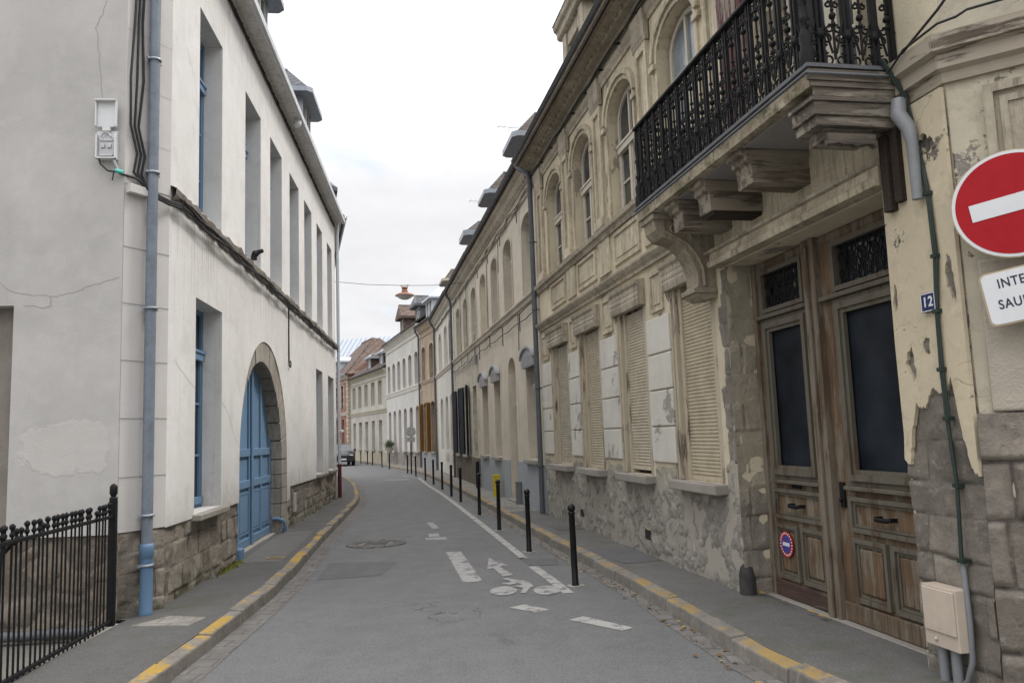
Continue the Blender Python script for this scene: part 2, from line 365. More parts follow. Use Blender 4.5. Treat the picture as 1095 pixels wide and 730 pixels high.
def tiles(name, c1, c2, w=.2, h=.28, axis='slope', bump=.9):
    m = NT(name); X = m.xyz(); p = m.comb(X[0], m.math('ADD', X[1], X[2]), 0.0)
    b = m.brick(p, c1, c2, sc(c1, .25), w, h, .014, .5, 0, .3)
    c = m.mix(m.ramp(m.noise(3, 6, .7), .4, .7, 0, .7), b[0], sc(c1, .5)); c = m.mix(m.ramp(m.noise(9, 5, .7), .6, .75, 0, .35), c, (.14,.14,.11))
    return m.done(c, .85, m.bump(m.math('MULTIPLY', b[1], -1), bump, .03))
CLOUD_K, SKY_K, SUN_E, EXPO = 4.8, 1.3, 1.25, .95
# ------------------------------------------------------------------ palette
CREAM = plaster('cream_flaking_render', (.60,.535,.395), (.41,.355,.255), .85, (.13,.11,.085), .65, peel=(.35,.305,.24), peel_t=.572, bump=.5)
CREAM_LOW = plaster('pale_rusticated_render', (.585,.565,.505), (.47,.45,.395), .75, streak=.4, peel=(.40,.375,.325), peel_t=.6, off=3, scale=1.4)
CREAM_TRIM = drybrush('cream_mouldings', (.60,.535,.40), (.32,.27,.195), .95, flake=.6)
GREYED_TRIM = drybrush('weathered_stone_trim', (.50,.445,.345), (.24,.205,.16), .95, 4.0, .7, .55)
PIER = flaked('flaking_yellow_pier', (.56,.485,.345), (.45,.39,.29), (.21,.185,.16), (.33,.30,.26), .6, .60, 5)
RUBBLE = masonry('old_rubble_masonry', (.32,.30,.265), (.46,.435,.385), (.36,.338,.30), wash=(.54,.485,.37), wz=(1.1, 1.5))
PIER_STONE = masonry('bare_pier_masonry', (.25,.22,.185), (.40,.36,.305), (.27,.24,.2), dk=.5)
BLOCKS = masonry('rough_corner_blocks', (.28,.245,.205), (.38,.335,.28), (.2,.175,.15))
JAMBSTONE = ashlar('painted_jamb_stone', (.52,.45,.32), (.55,.48,.345), (.36,.31,.23), .34, .27, .008, .06, gr=.3, bump=.7)
def white_render():
    """white render: grey clouding, rain runs under the ledge and the eaves, splashed dirt at its lower edge"""
    m = NT('white_render'); X = m.xyz(); c = m.mix(m.ramp(m.noise(.7, 9, .68), .37, .66, 0, .8), (.69,.68,.665), (.575,.565,.55)); c = m.mix(m.ramp(m.noise(2.6, 8, .7, m.vec(loc=(3,1,5))), .5, .68, 0, .45), c, (.49,.475,.455))
    fine = m.noise(1, 7, .68, m.vec((16, 16, .55))); broad = m.noise(1, 5, .6, m.vec((3.2, 3.2, .25), (2,0,0)))
    run = m.math('MAXIMUM', m.math('MULTIPLY', m.ramp(X[2], 2.6, 4.2, 0, 1), m.ramp(X[2], 4.27, 4.26, 0, 1)), m.math('MULTIPLY', m.ramp(X[2], 6.6, 7.8, 0, 1), 1.0))
    c = m.mix(m.math('MULTIPLY', run, m.ramp(fine, .48, .68, 0, .75)), c, (.34,.325,.30)); c = m.mix(m.math('MULTIPLY', m.ramp(fine, .55, .70), m.ramp(broad, .48, .62, 0, .6)), c, (.38,.365,.345))
    low = m.math('ADD', X[2], m.math('MULTIPLY', m.math('SUBTRACT', m.noise(2.6, 9, .74), .5), 1.3)); c = m.mix(m.ramp(low, 1.25, .75, 0, .65), c, (.36,.34,.31)); c = m.mix(m.ramp(m.noise(17, 7, .75), .62, .7, 0, .5), c, (.33,.31,.29))
    h = m.math('ADD', m.noise(60, 4, .65), m.math('MULTIPLY', m.noise(3.5, 6, .65), 3.0)); return m.done(c, .9, m.bump(h, .25, .014))
WHITE_R = white_render()
GREY_R = plaster('grey_end_render', (.50,.48,.465), (.40,.385,.375), .7, (.25,.235,.22), .25, bump=.15, off=2)
def patched(base, cx, cz):
    """grey end render with one pale trowelled repair"""
    m = NT('patched_end_render'); X = m.xyz(); o = m.obj
    c = m.mix(m.ramp(m.noise(.7, 8, .65), .36, .66, 0, .9), base, sc(base, .76)); c = m.mix(m.ramp(m.noise(3.5, 7, .7), .48, .72, 0, .45), c, sc(base, 1.12))
    c = m.mix(m.math('MULTIPLY', m.ramp(m.noise(1, 5, .6, m.vec((5, 5, .3))), .55, .72), m.ramp(m.noise(.8, 3), .4, .65, 0, .2)), c, (.25,.235,.22)); c = m.mix(m.ramp(m.noise(15, 6, .7), .66, .75, 0, .35), c, (.2,.19,.18))
    dx = m.math('DIVIDE', m.math('SUBTRACT', X[0], cx), .40); dz = m.math('DIVIDE', m.math('SUBTRACT', X[2], cz), .26)
    d = m.math('SQRT', m.math('ADD', m.math('POWER', m.math('ABSOLUTE', dx), 2.6), m.math('POWER', m.math('ABSOLUTE', dz), 2.6)))
    d = m.math('ADD', d, m.math('MULTIPLY', m.math('SUBTRACT', m.noise(3.2, 8, .66), .5), 2.3)); k = m.ramp(d, .93, 1.06, 1, 0)
    c = m.mix(m.math('MULTIPLY', k, .5), c, m.mix(m.noise(5, 7, .7), (.46,.44,.415), (.60,.58,.55)))
    return m.done(c, .9, m.bump(m.math('ADD', m.math('MULTIPLY', m.noise(50, 3), .4), m.math('MULTIPLY', k, m.math('ADD', m.noise(9, 7, .7), .3))), .35, .012))
GREY_P = patched((.495,.48,.46), 7.0-.45, 1.72)
QUOIN_R = plaster('pale_corner_render', (.56,.54,.52), (.48,.46,.445), .5, (.3,.28,.26), .2, bump=.12, off=4)
PATCH_R = plaster('pale_repair_plaster', (.545,.525,.50), (.47,.45,.425), .8, (.35,.33,.3), .1, bump=.3, off=7)
BASE_STONE = masonry('brown_base_stone', (.23,.20,.165), (.43,.385,.32), (.17,.15,.125), dk=.5, moss=(.07,.075,.03))
GATE_STONE = drybrush('gate_arch_stone', (.36,.33,.285), (.235,.21,.18), .8, 9, .9, .6)
LEDGE = plaster('dark_weathered_ledge', (.27,.24,.205), (.12,.105,.09), .8, (.05,.045,.04), .6, bump=.7, scale=2.2)
BLUE = wood('faded_blue_paint', (.10,.165,.25), (.05,.085,.14), (.14,.24,.37), .42, bump=.35, rough=.6)
BLUE_IRON = paintm('blue_grey_downpipe_paint', (.175,.205,.245), .55, .75, (.12,.135,.155), rust=(.25,.22,.2), rt=.72)
BLUE_CAST = paintm('blue_cast_iron_paint', (.10,.18,.285), .55, .7, (.10,.18,.28), rust=(.22,.16,.11), rt=.72)
ZINC = paintm('weathered_zinc', (.33,.36,.40), .42, .5, (.24,.26,.29), metal=.35)
ZINC_DK = paintm('dark_zinc_gutter', (.11,.115,.125), .55, .5, (.07,.07,.075), metal=.1, spec=.25)
ZINC_PALE = paintm('pale_zinc_sheet', (.52,.57,.63), .4, .35, (.4,.44,.48), metal=.2)
BLACK = paintm('black_cable_rubber', (.012,.012,.013), .6, .4, (.03,.03,.03))
IRON = paintm('black_wrought_iron', (.008,.0085,.0095), .62, .4, (.018,.016,.014), rust=(.05,.03,.02), rt=.70, spec=.18)
BOLL = paintm('black_bollard_paint', (.008,.008,.009), .4, .35, (.02,.02,.02), spec=.25)
GREENC = paintm('dark_green_cable', (.02,.035,.028), .5, .4)
PVC = paintm('grey_plastic_pipe', (.22,.228,.24), .45, .5, (.15,.15,.15))
GLASS = glass('dim_window_glass'); GLASS_SKY = glass('bright_window_glass', (.10,.115,.13), .08); SLATE_PANE = glass('dusty_dark_pane', (.008,.010,.013), .34, .8, .10)
CURTAIN = plaster('net_curtain', (.34,.36,.37), (.26,.28,.29), .5, (.2,.2,.2), .5, bump=.1)
FRAME_W = paintm('cream_joinery_paint', (.47,.43,.36), .55, .5, (.33,.29,.23))
FRAME_G = paintm('pale_grey_joinery', (.52,.52,.50), .5, .4)
SHUT = paintm('beige_roller_slats', (.50,.43,.315), .5, .5, (.38,.32,.23))
SHUTS = [paintm('beige_roller_slats', c_, .5, .7, sc(c_, .68), bump=.15) for c_ in ((.44,.395,.31), (.48,.42,.315), (.50,.445,.345), (.47,.405,.295))]
W_FRAME = wood('peeled_window_frame', (.24,.19,.14), (.10,.075,.055), (.48,.42,.32), .53)
W_DOOR = wood('weathered_door_wood', (.20,.13,.075), (.07,.045,.027), (.21,.175,.13), .66)
W_DOORG = wood('grey_painted_stiles', (.19,.135,.088), (.07,.05,.033), (.20,.17,.13), .62)
W_MOULD = wood('greenish_grey_moulding', (.155,.115,.078), (.058,.043,.03), (.135,.122,.095), .55)
W_RED = wood('flaking_red_shutter', (.33,.29,.25), (.15,.11,.09), (.10,.032,.033), .60)
W_BARE = wood('bare_grey_timber', (.225,.185,.14), (.075,.058,.045), (.30,.26,.20), .60, 'y', .9)
W_BAREX = wood('bare_grey_timber_front', (.215,.17,.125), (.06,.045,.034), (.40,.35,.275), .56, 'x', .9)
W_BAREY = wood('rotten_timber', (.185,.155,.125), (.045,.037,.031), (.30,.265,.215), .66, 'y', 1.0)
W_RUST = wood('rusted_steel_beam', (.06,.04,.03), (.02,.015,.012), None, .5, 'y')
W_KICK = wood('worn_red_kickboard', (.11,.065,.05), (.045,.03,.025), (.18,.14,.11), .68, 'x')
def mossy(name):
    m = NT(name); c = m.mix(m.ramp(m.noise(3, 9, .72), .40, .62), (.50,.44,.33), (.27,.225,.165)); c = m.mix(m.ramp(m.noise(5, 8, .74, m.vec(loc=(2,4,1))), .50, .62, 0, .8), c, (.12,.125,.05)); c = m.mix(m.ramp(m.noise(10, 8, .76, m.vec(loc=(7,1,3))), .54, .64, 0, .85), c, (.08,.065,.05)); c = m.mix(m.ramp(m.noise(8, 8, .76, m.vec(loc=(1,9,3))), .56, .64, 0, .7), c, (.60,.55,.44))
    return m.done(c, .92, m.bump(m.noise(18, 9, .8), .7, .015))
SLAB = mossy('mossy_slab_edge')
GREYED_DARK = drybrush('dark_weathered_stone', (.40,.35,.265), (.20,.165,.12), .85, 6.0, .8, .7)
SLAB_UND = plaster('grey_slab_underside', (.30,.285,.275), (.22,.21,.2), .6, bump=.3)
CONC = plaster('grey_concrete_sill', (.31,.285,.25), (.2,.185,.165), .7, bump=.5, scale=2)
ROAD = asphalt('road_asphalt', (.128,.128,.127), .55)
PATCH = asphalt('dark_road_patch', (.105,.103,.105), .5)
PAVE = asphalt('pavement_asphalt', (.112,.108,.103), .65, moss=(.075,.085,.05))
PAVE_L = asphalt('left_pavement_asphalt', (.085,.083,.08), .6, moss=(.06,.065,.042))
PAVE_OLD = ashlar('old_pale_paving', (.24,.225,.20), (.30,.285,.26), (.15,.14,.125), .3, .2, .01, .03, axis='xy', bump=.4)
SETTS = ashlar('gutter_setts', (.165,.155,.145), (.21,.20,.185), (.115,.108,.1), .23, .2, .012, .09, axis='xy', bump=.5)
EARTH = asphalt('bare_ground', (.13,.125,.11), .4)
YARD = asphalt('mossy_yard', (.055,.052,.04), .5, moss=(.05,.065,.02))
PAINT_W = roadpaint('worn_white_road_paint', (.43,.42,.395), (.14,.137,.14), .43)
PAINT_G = roadpaint('faded_white_road_paint', (.385,.375,.36), (.14,.137,.14), .44)
def kerbm(name, yel, amount):
    m = NT(name); g = m.n('ShaderNodeNewGeometry'); z = m.xyz(g.outputs['Normal'])[2]
    st = m.mix(m.ramp(m.noise(4, 7, .7), .35, .7), (.215,.198,.172), (.125,.114,.1)); st = m.mix(m.ramp(m.noise(18, 5, .7), .55, .7, 0, .5), st, (.36,.33,.29))
    k = m.math('MULTIPLY', m.ramp(z, .5, .85), m.ramp(m.math('ADD', m.noise(2.4, 9, .74), m.math('MULTIPLY', m.noise(25, 4, .7), .22)), amount, amount+.07))
    c = m.mix(k, st, m.mix(m.noise(7, 5), yel, sc(yel, .62)))
    return m.done(c, .88, m.bump(m.noise(16, 8, .7), .6, .015))
KERB_L = kerbm('left_kerb_yellow_paint', (.44,.285,.065), .60)
KERB_R = kerbm('right_kerb_yellow_paint', (.36,.25,.095), .585)
TILE_B = tiles('brown_roof_tiles', (.065,.05,.043), (.10,.077,.064))
TILE_R = tiles('red_roof_tiles', (.135,.098,.082), (.185,.135,.11))
SLATE = tiles('slate_roof', (.085,.09,.10), (.12,.125,.135), .25, .22)
STEEL = paintm('stainless_grey', (.45,.45,.46), .3, .3, metal=.5)

# ------------------------------------------------------------------ frames of the two street fronts
RD = Vector((.18543, -.98266, 0)); RI = Vector((.98266, .18543, 0)); RO = Vector((.59, 16.0, 0)); RA = math.atan2(RD.y, RD.x)
LD = Vector((-.1037, .99461, 0)); LI = Vector((-.99461, -.1037, 0)); LO = Vector((-3.526, 8.098, 0)); LA = math.atan2(LD.y, LD.x)
def RP(s, y=0.0, z=0.0): return RO+RD*s+RI*y+Vector((0,0,z))     # s along the right front, y into the house
def LP(s, y=0.0, z=0.0): return LO+LD*s+LI*y+Vector((0,0,z))

# ------------------------------------------------------------------ joinery helpers
def inset(h, d):
    """shrink an opening outline by d (works for our box and arch shapes)"""
    xs = [p[0] for p in h]; zs = [p[1] for p in h]; cx = (min(xs)+max(xs))/2; w = (max(xs)-min(xs))/2; z0, z1 = min(zs), max(zs); H = z1-z0
    return [(cx+(p[0]-cx)*(w-d)/w, z0+d+(p[1]-z0)*(H-2*d)/H) for p in h]
def window(parent, x0, x1, z0, z1, rise=0, y=.25, fm=None, gm=None, transom=.72, fw=.06, mull=True, bars=(), name='window', curtain=False):
    """a two-leaf casement window: frame object with its panes as children"""
    fm = fm or FRAME_W; gm = gm or GLASS
    m = MB(); h = hole(x0, x1, z0, z1, rise); xc = (x0+x1)/2; H = z1-z0
    m.slab_xz(h, [inset(h, fw)], y, y+.05)
    tz = z0+H*transom if transom else z1
    if mull: m.box(xc-.045, xc+.045, y-.012, y+.045, z0+fw*.8, (tz if transom else z1-fw*.9))
    if transom:
        m.box(x0+fw*.7, x1-fw*.7, y-.035, y+.045, tz-.05, tz+.05); m.box(x0+fw*.6, x1-fw*.6, y-.05, y+.02, tz+.04, tz+.075)
        if mull: m.box(xc-.025, xc+.025, y, y+.045, tz+.05, z1-fw*.9)
    m.box(x0+fw*.7, x1-fw*.7, y-.03, y+.04, z0+.05, z0+.13)
    for sx in (x0+fw, xc+.045):
        w = (x1-x0)/2-fw-.045
        m.box(sx, sx+.035, y+.004, y+.044, z0+.13, tz-.05); m.box(sx+w-.035, sx+w, y+.004, y+.044, z0+.13, tz-.05)
        for b in bars: m.box(sx+.03, sx+w-.03, y+.008, y+.042, z0+H*b-.014, z0+H*b+.014)
    f = m.build(name, fm, parent)
    p = MB(); p.face_xz(inset(h, fw*.6), [], y+.03); p.build('pane', gm, f)
    if curtain:
        c = MB(); n = 24; xa, xb = x0+fw, xc-.02
        pts = [(xa+(xb-xa)*i/n, y+.085+.012*math.sin(i*1.9)) for i in range(n+1)]
        c.add([(a, b, z) for z in (z0+.15, tz-.04) for a, b in pts], [(i, i+1, n+2+i, n+1+i) for i in range(n)], 0, True); c.build('curtain', CURTAIN, f)
    return f
def sill(parent, x0, x1, z, t=.1, proj=.12, mat=None, back=.2, name='sill', e=.06):
    return MB().box(x0-e, x1+e, -proj, back, z-t, z-.004).build(name, mat or CONC, parent, bevel=.012)
def arch_trim(m, x0, x1, z0, z1, rise, w, y0, y1, mi=0, legs=True):
    """moulded surround outside an arched opening"""
    n = 14; xc = (x0+x1)/2; sp = z1-rise
    inn = ell(xc, sp, (x1-x0)/2, rise, 0, PI, n); out = ell(xc, sp, (x1-x0)/2+w, rise+w, PI, 0, n)
    if legs: poly = [(x1, z0)]+inn+[(x0, z0), (x0-w, z0)]+out+[(x1+w, z0)]
    else: poly = inn+out
    m.slab_xz(poly, [], y0, y1, mi)
def roof(parent, L, z, ov, depth, rise, mat, name='roof', x0=0.0):
    m = MB(); a = (-ov, z); b = (depth/2, z+rise); c = (depth+.1, z)
    m.profile([a, b, c, (c[0], c[1]-.12), (b[0], b[1]-.12), (a[0], a[1]-.12)], x0+.003, x0+L-.003)
    return m.build(name, mat, parent)
def shell(parent, L, H, depth, mat, name='side_wall', x0=0.0, only=None):
    m = MB(); e = .004
    gz = H+depth*.32
    for x, flip in ((x0+e, 1), (x0+L-e, 0)):
        if only is not None and flip != only: continue
        v = [(x, .0, 0), (x, depth, 0), (x, depth, H), (x, depth/2, gz), (x, .0, H)]
        m.add(v, [(0,4,3,2,1) if flip else (0,1,2,3,4)])
    m.add([(x0+e, depth, 0), (x0+L-e, depth, 0), (x0+L-e, depth, H), (x0+e, depth, H)], [(1,0,3,2)])
    return m.build(name, mat, parent)
def gutter(parent, x0, x1, y, z, r, mat, name='gutter'):
    m = MB(); n = 8; o = [(y+r*math.cos(a), z+r*math.sin(a)) for a in [PI+PI*i/n for i in range(n+1)]]; i_ = [(y+(r-.008)*math.cos(a), z+(r-.008)*math.sin(a)) for a in [PI+PI*i/n for i in range(n+1)]]
    m.profile(o+i_[::-1], x0, x1)
    m.tube([(x0, y-r, z), (x1, y-r, z)], .012, 6)
    k = x0+.4
    while k < x1: m.box(k, k+.025, y-r-.012, y+r+.04, z-r*.2, z+.01); k += .75
    return m.build(name, mat, parent)
def downpipe(parent, x, ztop, zbot, mat, y=-.08, r=.045, off=None, brk=(), name='downpipe', shoe=None, knee=None):
    m = MB(); p = [(x, y, zbot), (x, y, ztop)]
    if off: p = [(x, y, zbot), (x, y, ztop-.42), (x-.01, y-.02, ztop-.34), (x+off[0]*.85, y+off[1]*.85, ztop-.14), (x+off[0], y+off[1], ztop-.06), (x+off[0], y+off[1], ztop)]
    m.tube(p, r, 12); o = m.build(name, mat, parent)
    b = MB()
    for z in brk: b.lathe([(r+.001, -.014), (r+.012, -.014), (r+.012, .014), (r+.001, .014)], (x, y, z), 12); b.box(x-.015, x+.015, y, .0, z-.01, z+.01); b.box(x-r-.035, x-r, y-.012, y+.012, z-.012, z+.012)
    if brk: b.build('pipe_collar', ZINC_DK, o)
    return o
def roller(parent, x0, x1, z0, z1, y, mat=None, name='roller_shutter', pitch=.04):
    m = MB(); n = int((z1-z0)/pitch)
    pts = [(y+.03, z0)]
    for i in range(n):
        a = z0+i*pitch; pts += [(y+.006, a+.002), (y-.006, a+.012), (y-.007, a+pitch-.012), (y+.007, a+pitch-.003)]
    pts += [(y+.03, z0+n*pitch)]; m.profile(pts, x0, x1)
    m.box(x0, x1, y-.012, y+.03, z0-.05, z0); m.box((x0+x1)/2-.04, (x0+x1)/2+.04, y-.03, y, z0-.05, z0-.03)
    return m.build(name, mat or SHUT, parent)

# ================================================================== RIGHT CORNER HOUSE
H1 = tag(empty('corner_house', RO, RA), 'peeling cream corner house with iron balcony, roller shutters and tall wooden double doors', 'house')
L1 = 11.5
gw = [(.92, 2.12), (2.92, 4.04), (4.96, 6.05), (6.94, 8.06)]
uw = [(1.06, 2.18), (3.0, 4.08), (4.96, 6.06), (6.97, 8.06), (9.35, 10.75)]
holes = [hole(a, b, 1.13, 3.40) for a, b in gw]+[hole(a, b, 4.66, 6.47, .36) for a, b in uw[:4]]+[hole(9.35, 10.75, 4.02, 6.47, .36)]
holes.append([(8.40, .10), (10.88, .10), (10.88, 3.27), (8.40, 3.27)])
MB().wall([(0, 0), (L1, 0), (L1, 7.25), (0, 7.25)], holes, 0, .27).build('wall', CREAM, H1)
shell(H1, L1, 7.2, 8, CREAM); roof(H1, L1+.2, 7.28, .4, 8, 3.4, TILE_B)
# rubble base, its top edge broken and uneven, running up as toothed stones beside the door
bot = [(.0, .0), (8.395, .0)]; top = []
x = 8.395; R.seed(3)
edge = [(8.395, 3.25), (8.28, 3.25), (8.27, 2.9), (8.16, 2.88), (8.2, 2.5), (8.26, 2.47), (8.25, 2.1), (8.14, 2.07), (8.17, 1.7), (8.23, 1.66), (8.2, 1.36), (8.12, 1.3), (8.11, 1.02), (6.88, 1.02)]
e2 = []
for xx in [6.85, 6.7, 6.5, 6.4, 6.25, 6.15]: e2.append((xx, 1.24+R.uniform(-.03, .03)))
e2 += [(6.11, 1.02), (4.9, 1.02)]
for xx in [4.86, 4.7, 4.55, 4.4, 4.2]: e2.append((xx, 1.22+R.uniform(-.03, .03)))
e2 += [(4.1, 1.02), (2.86, 1.02)]
for xx in [2.82, 2.6, 2.4, 2.25]: e2.append((xx, 1.22+R.uniform(-.03, .03)))
e2 += [(2.18, 1.02), (.86, 1.02)]
for xx in [.82, .5, .2, .0]: e2.append((xx, 1.16+R.uniform(-.05, .05)))
vents = [[(5.62, .30), (5.86, .30), (5.83, .45), (5.64, .46)], [(2.5, .3), (2.7, .3), (2.68, .44), (2.52, .43)]]
m = MB(); m.slab_xz(bot+edge[:5]+edge[5:]+e2, vents, -.004, .0); m.build('base_render', plaster('base_bedding_mortar', (.36,.33,.28), None, .7, bump=.5), H1)
from mathutils.geometry import intersect_point_tri_2d
def inside(poly, x, z):
    c = False
    for (ax, az), (bx, bz) in zip(poly, poly[1:]+poly[:1]):
        if (az > z) != (bz > z) and x < (bx-ax)*(z-az)/(bz-az)+ax: c = not c
    return c
bp = bot+edge+e2
relief('stone_base', RUBBLE, H1, 0.0, 8.40, 0.0, 1.34, .018, -.004, .013, 'rubble', .155, seed=3, keep=lambda x, z: inside(bp, x, z) and not any(inside(v, x, z) for v in vents), rough=.016, joint=.03)
relief('toothed_stone', PIER_STONE, H1, 8.06, 8.40, 1.34, 3.27, .021, -.004, .018, 'coursed', rows=(.2, .34), lens=(.14, .3), seed=6, keep=lambda x, z: inside(bp, x, z), rough=.008, joint=.03)
for v in vents: MB().box(v[0][0]+.01, v[1][0]-.01, -.01, -.005, v[0][1]+.01, v[2][1]-.02).build('cellar_vent', BLACK, H1)
# jamb of the carriage door in painted stone + the yellow pier right of it
relief('door_jamb', masonry('painted_jamb_masonry', (.28,.25,.21), (.42,.38,.32), (.25,.22,.185), wash=(.53,.47,.355), wz=(1.0, 1.5)), H1, -.032, .269, .0, 3.268, .016, 0, .010, 'coursed', rows=(.22, .32), lens=(.16, .34), seed=33, mat4=T((8.402, 0, 0), PI/2), rough=.007, joint=.02)
m = MB(); pe = [(10.86, .1)]
R.seed(5)

def blob(cx, cz, rx, rz, n=22, rag=.28):
    ph = [R.uniform(0, 6.3) for _ in range(4)]; o = []
    for k in range(n):
        a = 2*PI*k/n; q = 1+rag*(math.sin(2*a+ph[0])*.6+math.sin(3*a+ph[1])*.5+math.sin(7*a+ph[2])*.28+math.sin(11*a+ph[3])*.2)+R.uniform(-.06, .06); o.append((cx+rx*q*math.cos(a), cz+rz*q*math.sin(a)))
    return o
hl = [blob(*b, 30, .34) for b in ((11.01, 2.06, .045, .085), (11.43, 2.55, .035, .13), (11.0, 3.22, .05, .11), (11.34, 3.42, .05, .07), (10.915, 2.5, .022, .08), (11.17, 2.16, .035, .045))]
lk = [(10.86, 1.46), (10.92, 1.40), (10.95, 1.60), (11.02, 1.80), (11.10, 1.77), (11.18, 1.90), (11.27, 1.84), (11.35, 1.95), (11.40, 1.62), (11.45, 1.40), (11.5, 1.36)]; low = []
for (a, b) in zip(lk, lk[1:]):
    for k in range(6): t_ = k/6; low.append((a[0]+(b[0]-a[0])*t_+R.uniform(-.005, .005)*(k > 0), a[1]+(b[1]-a[1])*t_+R.uniform(-.016, .016)))
low.append(lk[-1])
m.slab_xz(low+[(11.5, 3.72), (10.93, 3.72), (10.88, 3.28), (10.868, 2.2), (10.875, 1.6)], hl, -.044, -.018); m.box(10.868, 10.884, -.0175, .268, .1, 3.268)
m.build('door_pier', PIER, H1)
relief('pier_masonry', PIER_STONE, H1, 10.868, 11.50, 0, 3.72, .016, -.012, .014, 'coursed', rows=(.17, .28), lens=(.2, .38), seed=9, rough=.010, joint=.022)
# carved bumper stone at the foot of the jamb
m = MB(); m.lathe([(.08, 0), (.078, .3), (.06, .37), (.03, .4), (.001, .41)], (8.37, .01, 0), 12); m.build('bumper_stone', paintm('dark_bumper_stone', (.045,.043,.042), .85, .6, bump=.6), H1)
# rusticated panels between the shuttered windows
for (a, b) in ((.04, .85), (2.17, 2.85), (4.09, 4.89), (6.1, 6.87)):
    for (z0, z1) in ((1.30, 1.72), (1.735, 2.16), (2.175, 2.60), (2.615, 3.05)): MB().box(a, b, -.028, .0, z0, z1).build('rusticated_block', CREAM_LOW, H1, bevel=.012)
def panel(fr, w): m = MB(); m.slab_xz(fr, [inset(fr, w)], -.03, 0); m.slab_xz(inset(fr, w*2), [], -.018, 0); m.slab_xz(inset(fr, w*.9), [], -.006, 0); m.build('wall_panel', CREAM_TRIM, H1, bevel=.008)
for (a, b) in ((.16, .68), (2.33, 2.71), (4.27, 4.73), (6.29, 6.71)):
    panel(hole(a, b, 3.12, 3.62), .045)
for (a, b) in uw[:4]:
    panel(hole(a+.02, b-.02, 4.0, 4.47), .05)
for (a, b) in ((2.3, 2.86), (4.24, 4.8), (6.22, 6.8)): MB().slab_xz(hole(a, b, 3.98, 4.49), [], -.03, 0).build('wall_block', CREAM_TRIM, H1, bevel=.008)
# cornices and string courses
m = MB(); m.profile([(0, 3.72), (-.04, 3.72), (-.045, 3.76), (-.08, 3.79), (-.11, 3.83), (-.115, 3.86), (-.02, 3.89), (0, 3.89)], .0, 7.79)
m.profile([(0, 3.36), (-.06, 3.36), (-.075, 3.41), (-.13, 3.43), (-.13, 3.455), (-.05, 3.475), (0, 3.475)], 8.1, 10.95)
m.build('cornice', GREYED_TRIM, H1)
m = MB(); m.profile([(0, 3.28), (-.13, 3.28), (-.14, 3.33), (-.11, 3.36), (-.10, 3.42), (0, 3.43)], 8.25, 10.93); m.box(8.3, 10.93, -.04, -.001, 3.476, 3.86); m.build('door_lintel', CREAM_TRIM, H1)
m = MB(); m.profile([(0, 4.50), (-.04, 4.50), (-.06, 4.56), (-.10, 4.58), (-.11, 4.64), (-.03, 4.665), (0, 4.665)], .0, 8.9); m.build('string_course', GREYED_TRIM, H1)
m = MB(); m.profile([(0, 6.74), (-.025, 6.74), (-.03, 6.79), (-.055, 6.83), (-.065, 6.89), (-.02, 6.91), (0, 6.91)], .0, L1); 
for c in (.52, 2.58, 4.52, 6.51, 8.55, 11.1): m.profile([(-.02, 6.50), (-.065, 6.50), (-.07, 6.55), (-.08, 6.58), (-.085, 6.63), (-.08, 6.74), (-.085, 6.78), (-.095, 6.90), (-.04, 6.915), (-.02, 6.915)], c-.24, c+.24)
m.build('entablature', GREYED_TRIM, H1)
m = MB(); m.profile([(0, 7.02), (-.06, 7.03), (-.07, 7.10), (-.16, 7.12), (-.18, 7.16), (-.30, 7.17), (-.31, 7.21), (-.40, 7.22), (-.41, 7.27), (0, 7.30)], -.02, L1+.1)
k = .05
while k < L1: m.box(k, k+.07, -.20, -.165, 7.13, 7.172); k += .2
m.build('eaves_cornice', GREYED_DARK, H1)
gutter(H1, -.05, L1+.1, -.43, 7.30, .042, ZINC_DK)
# pilasters with sunk panels
for c in (.52, 2.58, 4.52, 6.51, 8.55):
    m = MB(); fr = hole(c-.2, c+.2, 4.67, 6.5); m.slab_xz(fr, [hole(c-.13, c+.13, 4.85, 6.40)], -.06, 0); m.slab_xz(hole(c-.125, c+.125, 4.85, 6.40), [], -.025, 0); m.box(c-.25, c+.25, -.09, 0, 4.67, 4.79)
    m.build('pilaster', CREAM_TRIM, H1, bevel=.008)
# ground-floor windows: peeled timber frame, lintel block, roller shutter and sill
R.seed(8)
for i, (a, b) in enumerate(gw):
    m = MB(); z1 = 3.36
    m.box(a, a+.12, -.03, .1, 1.13, z1); m.box(b-.09, b, -.004, .1, 1.13, z1)
    m.box(a+.12, a+.2, .02, .14, 1.13, z1); m.box(b-.13, b-.09, .02, .14, 1.13, z1)
    m.box(a+.02, a+.06, -.045, -.03, 1.13, 3.2)
    m.box(a+.2, b-.13, .1, .2, 3.2, z1)
    f = m.build('window_frame', W_FRAME, H1, bevel=.008)
    lift = .1 if i == 2 else .055
    roller(f, a+.2, b-.13, 1.13+lift, 3.3-(i == 3)*.12, .05, SHUTS[i])
    if lift > .08: MB().box(a+.2, b-.2, .13, .15, 1.13, 1.3).build('dark_gap', BLACK, f)
    m = MB(); m.profile([(0, 3.28), (-.09, 3.28), (-.10, 3.33), (-.105, 3.37), (-.10, 3.375), (-.10, 3.40), (-.105, 3.405), (-.105, 3.44), (-.10, 3.445), (-.10, 3.47), (-.105, 3.475), (-.105, 3.53), (-.13, 3.56), (-.14, 3.60), (0, 3.62)], a-.06, b+.04)
    m.profile([(0, 3.16), (-.03, 3.18), (-.06, 3.26), (-.06, 3.3), (0, 3.3)], a-.05, a+.03)
    m.build('lintel', GREYED_TRIM, H1, bevel=.006)
    sill(H1, a, b, 1.13, .105, .15, CONC, .2)
